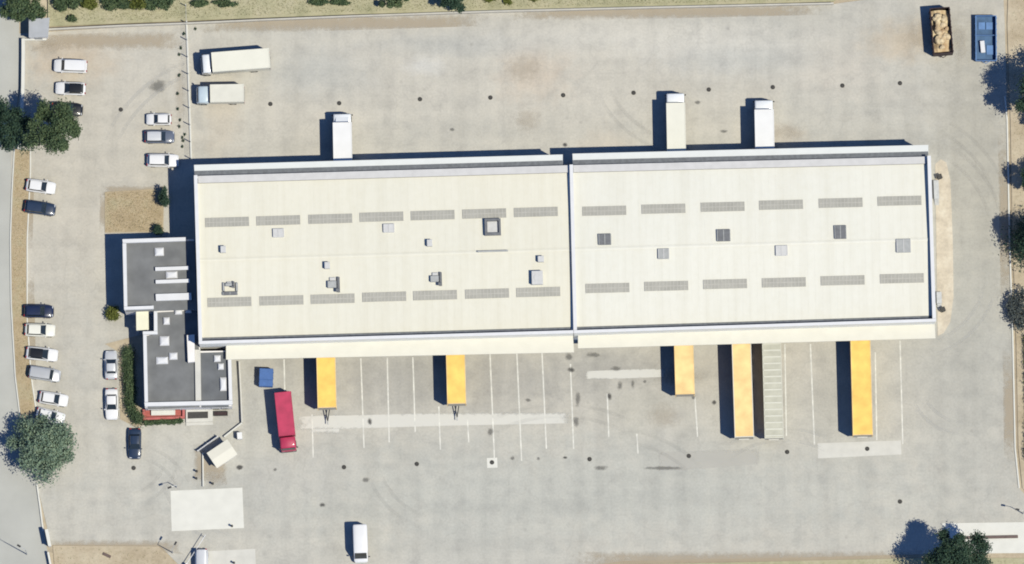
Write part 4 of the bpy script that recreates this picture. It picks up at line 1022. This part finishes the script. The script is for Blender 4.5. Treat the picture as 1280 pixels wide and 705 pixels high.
def cab(root,x0,x1,w,h,paint,deflector=True):
    """truck cab between x0 (back) and x1 (front)"""
    L=x1-x0
    def sec(x,k,zt): return [(x,-w*k,.55),(x,-w*k,zt-.25),(x,-w*k*.95,zt-.08),(x,-w*k*.8,zt),(x,0,zt+.03),(x,w*k*.8,zt),(x,w*k*.95,zt-.08),(x,w*k,zt-.25),(x,w*k,.55)]
    c_=MB().loft([sec(x0,.97,h-.04),(sec(x0+.05*L,1,h)),sec(x0+.72*L,1,h),sec(x0+.82*L,.985,h-.12),sec(x0+.93*L,.96,1.75),sec(x1-.03*L,.95,1.6),sec(x1,.86,1.3)]).build('cab',M[paint],root,smooth=True)
    q=[(x0+.925*L,-w*.86,1.80),(x0+.925*L,w*.86,1.80),(x0+.835*L,w*.84,h-.17),(x0+.835*L,-w*.84,h-.17)]
    v=quadpane(q,.035); MB().add(v,[(0,1,2,3),(4,5,1,0),(5,6,2,1),(6,7,3,2),(7,4,0,3)]).build('windscreen',M['glass'],c_)
    for s in (-1,1):
        MB().box(x0+.35*L,x0+.78*L,s*(w+.004)-.006,s*(w+.004)+.006,1.6,h-.4).build('side_window',M['glass'],c_)
        MB().cbox(x1-.25*L,x1-.25*L+.12,s*(w+.16)-.1,s*(w+.16)+.1,1.55,2.1,.03).build('mirror',M['chassis'],c_)
        MB().box(x1-.04,x1+.01,s*w*.68-.18,s*w*.68+.18,.72,.92).build('headlight',M['lens'],c_)
    MB().cbox(x1-.25,x1+.05,-w,w,.35,.68,.05).build('bumper',M['chassis'],root)
    if deflector:
        MB().add([(x0,-w*.8,h),(x0+.55*L,-w*.7,h+.02),(x0+.55*L,w*.7,h+.02),(x0,w*.8,h),(x0,-w*.75,h+.38),(x0,w*.75,h+.38)],[(0,1,4),(1,2,5,4),(2,3,5),(3,0,4,5)]).build('roof_deflector',M[paint],root)

def boxbody(root,x0,x1,w,z0,h,m,rail='alu',endm='alud',ridge=False,bows=0,doors=True):
    b=MB().cbox(x0+.05,x1-.05,-w+.03,w-.03,z0,h-.03,.04); o=b.build('box_body',M[m],root)
    for s in (-1,1): MB().cbox(x0,x1,s*(w-.05)-.05,s*(w-.05)+.05,h-.12,h,.02).build('roof_rail',M[rail],root)
    MB().box(x0+.001,x0+.10,-w+.1,w-.1,h-.10,h+.004).build('end_rail',M[rail],root); MB().box(x1-.10,x1-.001,-w+.1,w-.1,h-.10,h+.004).build('end_rail',M[rail],root)
    for x in (x0,x1):
        for s in (-1,1): MB().box(x-.02 if x==x0 else x-.09,x+.09 if x==x0 else x+.02,s*(w-.055)-.06,s*(w-.055)+.06,z0,h-.122).build('corner_post',M[rail],root)
    if doors:
        for s in (-1,1): MB().box(x0-.005,x0+.055,min(s*.02,s*(w-.14)),max(s*.02,s*(w-.14)),z0+.08,h-.15).build('rear_door',M[m],root)
        for y in (-.45,.45): MB().tube((x0-.03,y,z0+.1),(x0-.03,y,h-.2),.018,n=6).build('lock_rod',M['galv'],root)
    MB().box(x1-.055,x1+.004,-w+.14,w-.14,z0+.08,h-.15).build('front_bulkhead',M[endm],root)
    if bows:
        for k in range(bows):
            x=x0+.35+(x1-x0-.7)*k/(bows-1); MB().box(x-.10,x+.10,-w+.11,w-.11,h-.03,h+.05).build('roof_bow',M[rail],root)
    return o

def truck(label,px,py,L,ang,cabL,cabpaint,boxm,H,W=2.5,cabh=2.7,defl=True,cabw=None):
    root=thing('box_truck',label,'truck',place(px,py,H),R(ang)); x0,x1=-L/2,L/2; w=W/2; cw=cabw or w*.93
    xb=x1-cabL-.18
    cab(root,x1-cabL,x1,cw,cabh,cabpaint,defl)
    boxbody(root,x0,xb,w,1.05,H,boxm,rail=boxm,endm=boxm)
    ch=MB()
    for s in (-1,1): ch.box(x0+.1,x1-.4,s*.42-.06,s*.42+.06,.7,1.04)
    ch.build('chassis',M['chassis'],root)
    MB().cbox(xb-2.2,xb-1.1,-w+.08,-w+.55,.5,1.0,.06).build('fuel_tank',M['galv'],root)
    MB().box(x0-.02,x0+.08,-w*.9,w*.9,.5,.62).build('under_run_bar',M['chassis'],root)
    for s in (-1,1): MB().box(x0-.03,x0+.03,s*w*.85-.12,s*w*.85+.12,.75,.9).build('tail_light',M['tail'],root)
    wheels(root,(x0+L*.24,x1-cabL*.55),w-.2,.48,.34)
    return root
truck('white box truck backed against the north wall of the western hall',428,171,7.2,91.2,1.4,'cabw','truckw',3.95,2.6)
truck('cream box truck backed to the north wall, left one of the eastern hall',845,151.5,8.5,91,1.5,'cabw','truckc',3.95,2.6,3.1,False)
truck('bright white box truck backed to the north wall, right one of the eastern hall',955.5,153.5,7.1,91,1.5,'cabw','truckw',3.95,2.65,2.8,False)
truck('long cream box truck nosed toward the fence, near the top left',294,75.5,9.5,184.5,1.35,'cabw','truckc',3.6,2.75,2.9,False)
truck('short beige box truck with a pale blue cab, below the long cream truck',275,116.5,6.6,181,1.75,'cabblue','truckb',3.0,2.5,2.3,False)
rt=truck('dark red box truck nosed south, parked alone by the blue bin',357,526,8.0,-84,1.8,'red','red',3.2,2.3,2.75,False)
MB().box(-4.32,-4.06,-.9,.9,.9,1.0).build('tail_lift',M['chassis'],rt)

def trailer(label,px,py,L,W,H,ang,m,kind,rail='alu',bows=0,endm='alud'):
    """+X is the coupling end, rear at the dock; (px,py) is the middle of the roof"""
    root=thing('trailer' if kind!='semi' else 'semi_trailer',label,'trailer',place(px,py,H),R(ang),'trailers at the south docks'); x0,x1=-L/2,L/2; w=W/2
    boxbody(root,x0,x1,w,1.15,H,m,rail=rail,endm=endm,bows=bows)
    ch=MB()
    for s in (-1,1): ch.box(x0+.2,x1-.3,s*.45-.07,s*.45+.07,.8,1.14)
    ch.build('chassis',M['chassis'],root)
    if kind=='semi':
        wheels(root,(x0+2.0,x0+3.3,x0+4.6),w-.22,.5,.36)
        for s in (-1,1): MB().box(x1-2.6,x1-2.4,s*.7-.08,s*.7+.08,.05,1.15).box(x1-2.7,x1-2.3,s*.7-.15,s*.7+.15,0,.05).build('landing_leg',M['galv'],root)
        MB().box(x1-.004,x1+.10,-.7,.7,1.5,1.75).build('coupling_panel',M['alu'],root)
    else:
        wheels(root,(x0+1.8,x1-1.8),w-.22,.48,.34)
        if kind=='drawbar':
            MB().tube((x1-.8,-.4,.75),(x1+1.5,0,.7),.07,n=6).tube((x1-.8,.4,.75),(x1+1.5,0,.7),.07,n=6).build('drawbar',M['chassis'],root)
            MB().tube((x1+1.5,0,.7),(x1+1.95,0,.7),.07,n=8).build('tow_eye',M['galv'],root)
            MB().box(x1+.75,x1+.85,-.05,.05,0,.75).build('jockey_leg',M['galv'],root)
    MB().box(x0-.02,x0+.08,-w*.9,w*.9,.55,.68).build('under_run_bar',M['chassis'],root)
    return root
trailer('short yellow trailer with a dark drawbar, nearest to the red truck',408,475.5,7.5,2.6,3.9,-88.5,'yellow','drawbar','yellow2','0' and 0)
trailer('short bright yellow trailer with a drawbar, alone below the middle of the western hall',570,471,7.4,2.6,3.9,-88.5,'yellow3','drawbar','yellow2')
trailer('shortest yellow trailer at the eastern hall docks, without a drawbar',855.5,461.5,6.9,2.65,3.9,-88.5,'yellow2','short','yellow2')
trailer('long pale yellow semi trailer parked left of the ribbed white trailer',928.5,486,13.3,2.65,3.95,-88.3,'yellow2','semi','annex')
trailer('long whitish semi trailer with cross ribs showing on its roof',966,487,13.4,2.6,3.0,-88.6,'bone','semi','bonel',bows=15)
trailer('long deep yellow semi trailer, rightmost at the south docks',1077,482.5,13.5,2.75,3.95,-88.7,'yellow3','semi','yellow2')

# blue closed bin with lid halves near the red truck
bb=thing('blue_bin','small blue closed bin standing above the red truck','bin',place(332.5,471.5,1.6),R(-2))
MB().cbox(-.95,.95,-1.25,1.25,.12,1.5,.05).build('bin_body',M['bluebin'],bb)
for (y0,y1,z) in ((-1.22,-.35,1.56),(-.3,1.22,1.6)): MB().cbox(-.92,.92,y0,y1,1.5,z,.03).build('lid',M['bluebin'],bb)
for x in (-.97,.97):
    for y in (-.8,0,.8): MB().box(x-.03,x+.03,y-.05,y+.05,.15,1.45).build('side_rib',M['bluebin'],bb)
MB().box(-.95,-.6,-1.2,1.2,0,.12).box(.6,.95,-1.2,1.2,0,.12).build('skid',M['chassis'],bb)

def skip(label,px,py,L,W,H,ang,m,floor,name='roll_off_skip'):
    r_=thing(name,label,'skip',place(px,py,H),R(ang)); x0,x1,w=-L/2,L/2,W/2
    MB().box(x0+.08,x1-.08,-w+.08,w-.08,.18,.26).build('floor',M[floor],r_)
    for s in (-1,1):
        MB().box(x0,x1,s*(w-.04)-.04,s*(w-.04)+.04,.18,H-.1).build('side_wall',M[m],r_)
        MB().cbox(x0,x1,s*(w-.03)-.07,s*(w-.03)+.07,H-.1,H,.02).build('top_rail',M[m],r_)
        for k in range(8): 
            x=x0+.3+(L-.6)*k/7; MB().box(x-.05,x+.05,s*(w+.05)-.05,s*(w+.05)+.05,.2,H-.11).build('side_rib',M[m],r_)
    for x in (x0,x1-.08): MB().box(x,x+.08,-w+.081,w-.081,.18,H).build('end_wall',M[m],r_)
    for s in (-1,1): MB().box(x0+.1,x1-.1,s*.5-.08,s*.5+.08,0,.18).build('skid',M['chassis'],r_)
    MB().tube((x1+.02,-.5,.7),(x1+.35,0,.75),.05,n=6).tube((x1+.02,.5,.7),(x1+.35,0,.75),.05,n=6).build('hook_bar',M[m],r_)
    return r_
rs_=skip('dark rusty open skip heaped with pale tan rubble, top right',1177,38,6.4,2.7,2.6,-85.5,'rust','rust')
hp_=thing('rubble_heap','heap of pale tan chunks filling the dark rusty skip','rubble',tuple(rs_.location)); hp_.rotation_euler=(0,0,R(-85.5)); hp_.location.z=0.26
def chunk(rx,ry,rz_,seed):
    rg=random.Random(seed); m_=MB(); secs=[]
    for i in range(5):
        t=i/4; z=-rz_+2*rz_*t; k=math.sqrt(max(.12,1-(2*t-1)**2)); secs.append([(rx*k*math.cos(a)*rg.uniform(.8,1.15),ry*k*math.sin(a)*rg.uniform(.8,1.15),z) for a in [2*math.pi*j/8 for j in range(8)]])
    for q in secs: q.append(q[0])
    m_.loft(secs); me=m_.mesh('chunk'); me.materials.append(M['rubble']); return me
cms=[chunk(.55,.42,.4,k) for k in range(5)]
rg=random.Random(5)
heap=MB()
gx,gy=12,6; hv=[[1.5+.25*math.sin(i*1.3+j)+.25*(1-abs(j/(gy-1)*2-1)) for j in range(gy)] for i in range(gx)]
hs=[[(-2.9+5.8*i/(gx-1),-1.2+2.4*j/(gy-1),hv[i][j]) for j in range(gy)] for i in range(gx)]
heap.loft(hs,cap=False); heap.build('heap_base',M['rubble'],hp_)
for k in range(26):
    x=rg.uniform(-2.5,2.4); y=rg.uniform(-.75,.8); o=link('chunk',cms[k%5],hp_,(x,y,1.85+rg.uniform(-.1,.35)*(1-abs(y))))
    o.rotation_euler=(rg.uniform(-.5,.5),rg.uniform(-.5,.5),rg.uniform(0,6)); s=rg.uniform(.6,1.15); o.scale=(s,s,s*.9)
bs=skip('low blue open skip with a white box in it, top right corner',1232.5,47.5,6.3,2.85,1.15,-90,'blueskip','blueskipd')
for (x0,x1,y0,y1) in ((-2.3,-1.3,-1.0,-.1),(-2.3,-1.3,.05,.95),(.9,2.2,.1,1.1)): MB().box(x0,x1,y0,y1,.262,.42).build('floor_plate',M['blueskip'],bs)
MB().box(-.5,-.42,-1.3,1.3,.262,.8).build('partition',M['blueskip'],bs)
wb_=thing('white_box','small white box lying inside the low blue skip','box',(bs.location[0]-.45,bs.location[1]-1.15,.262),R(5)); MB().cbox(-.28,.28,-.8,.8,0,.5,.04).build('box_body',M['truckw'],wb_); MB().cbox(-.3,.3,-.82,.82,.5,.56,.02).build('lid',M['coping'],wb_)
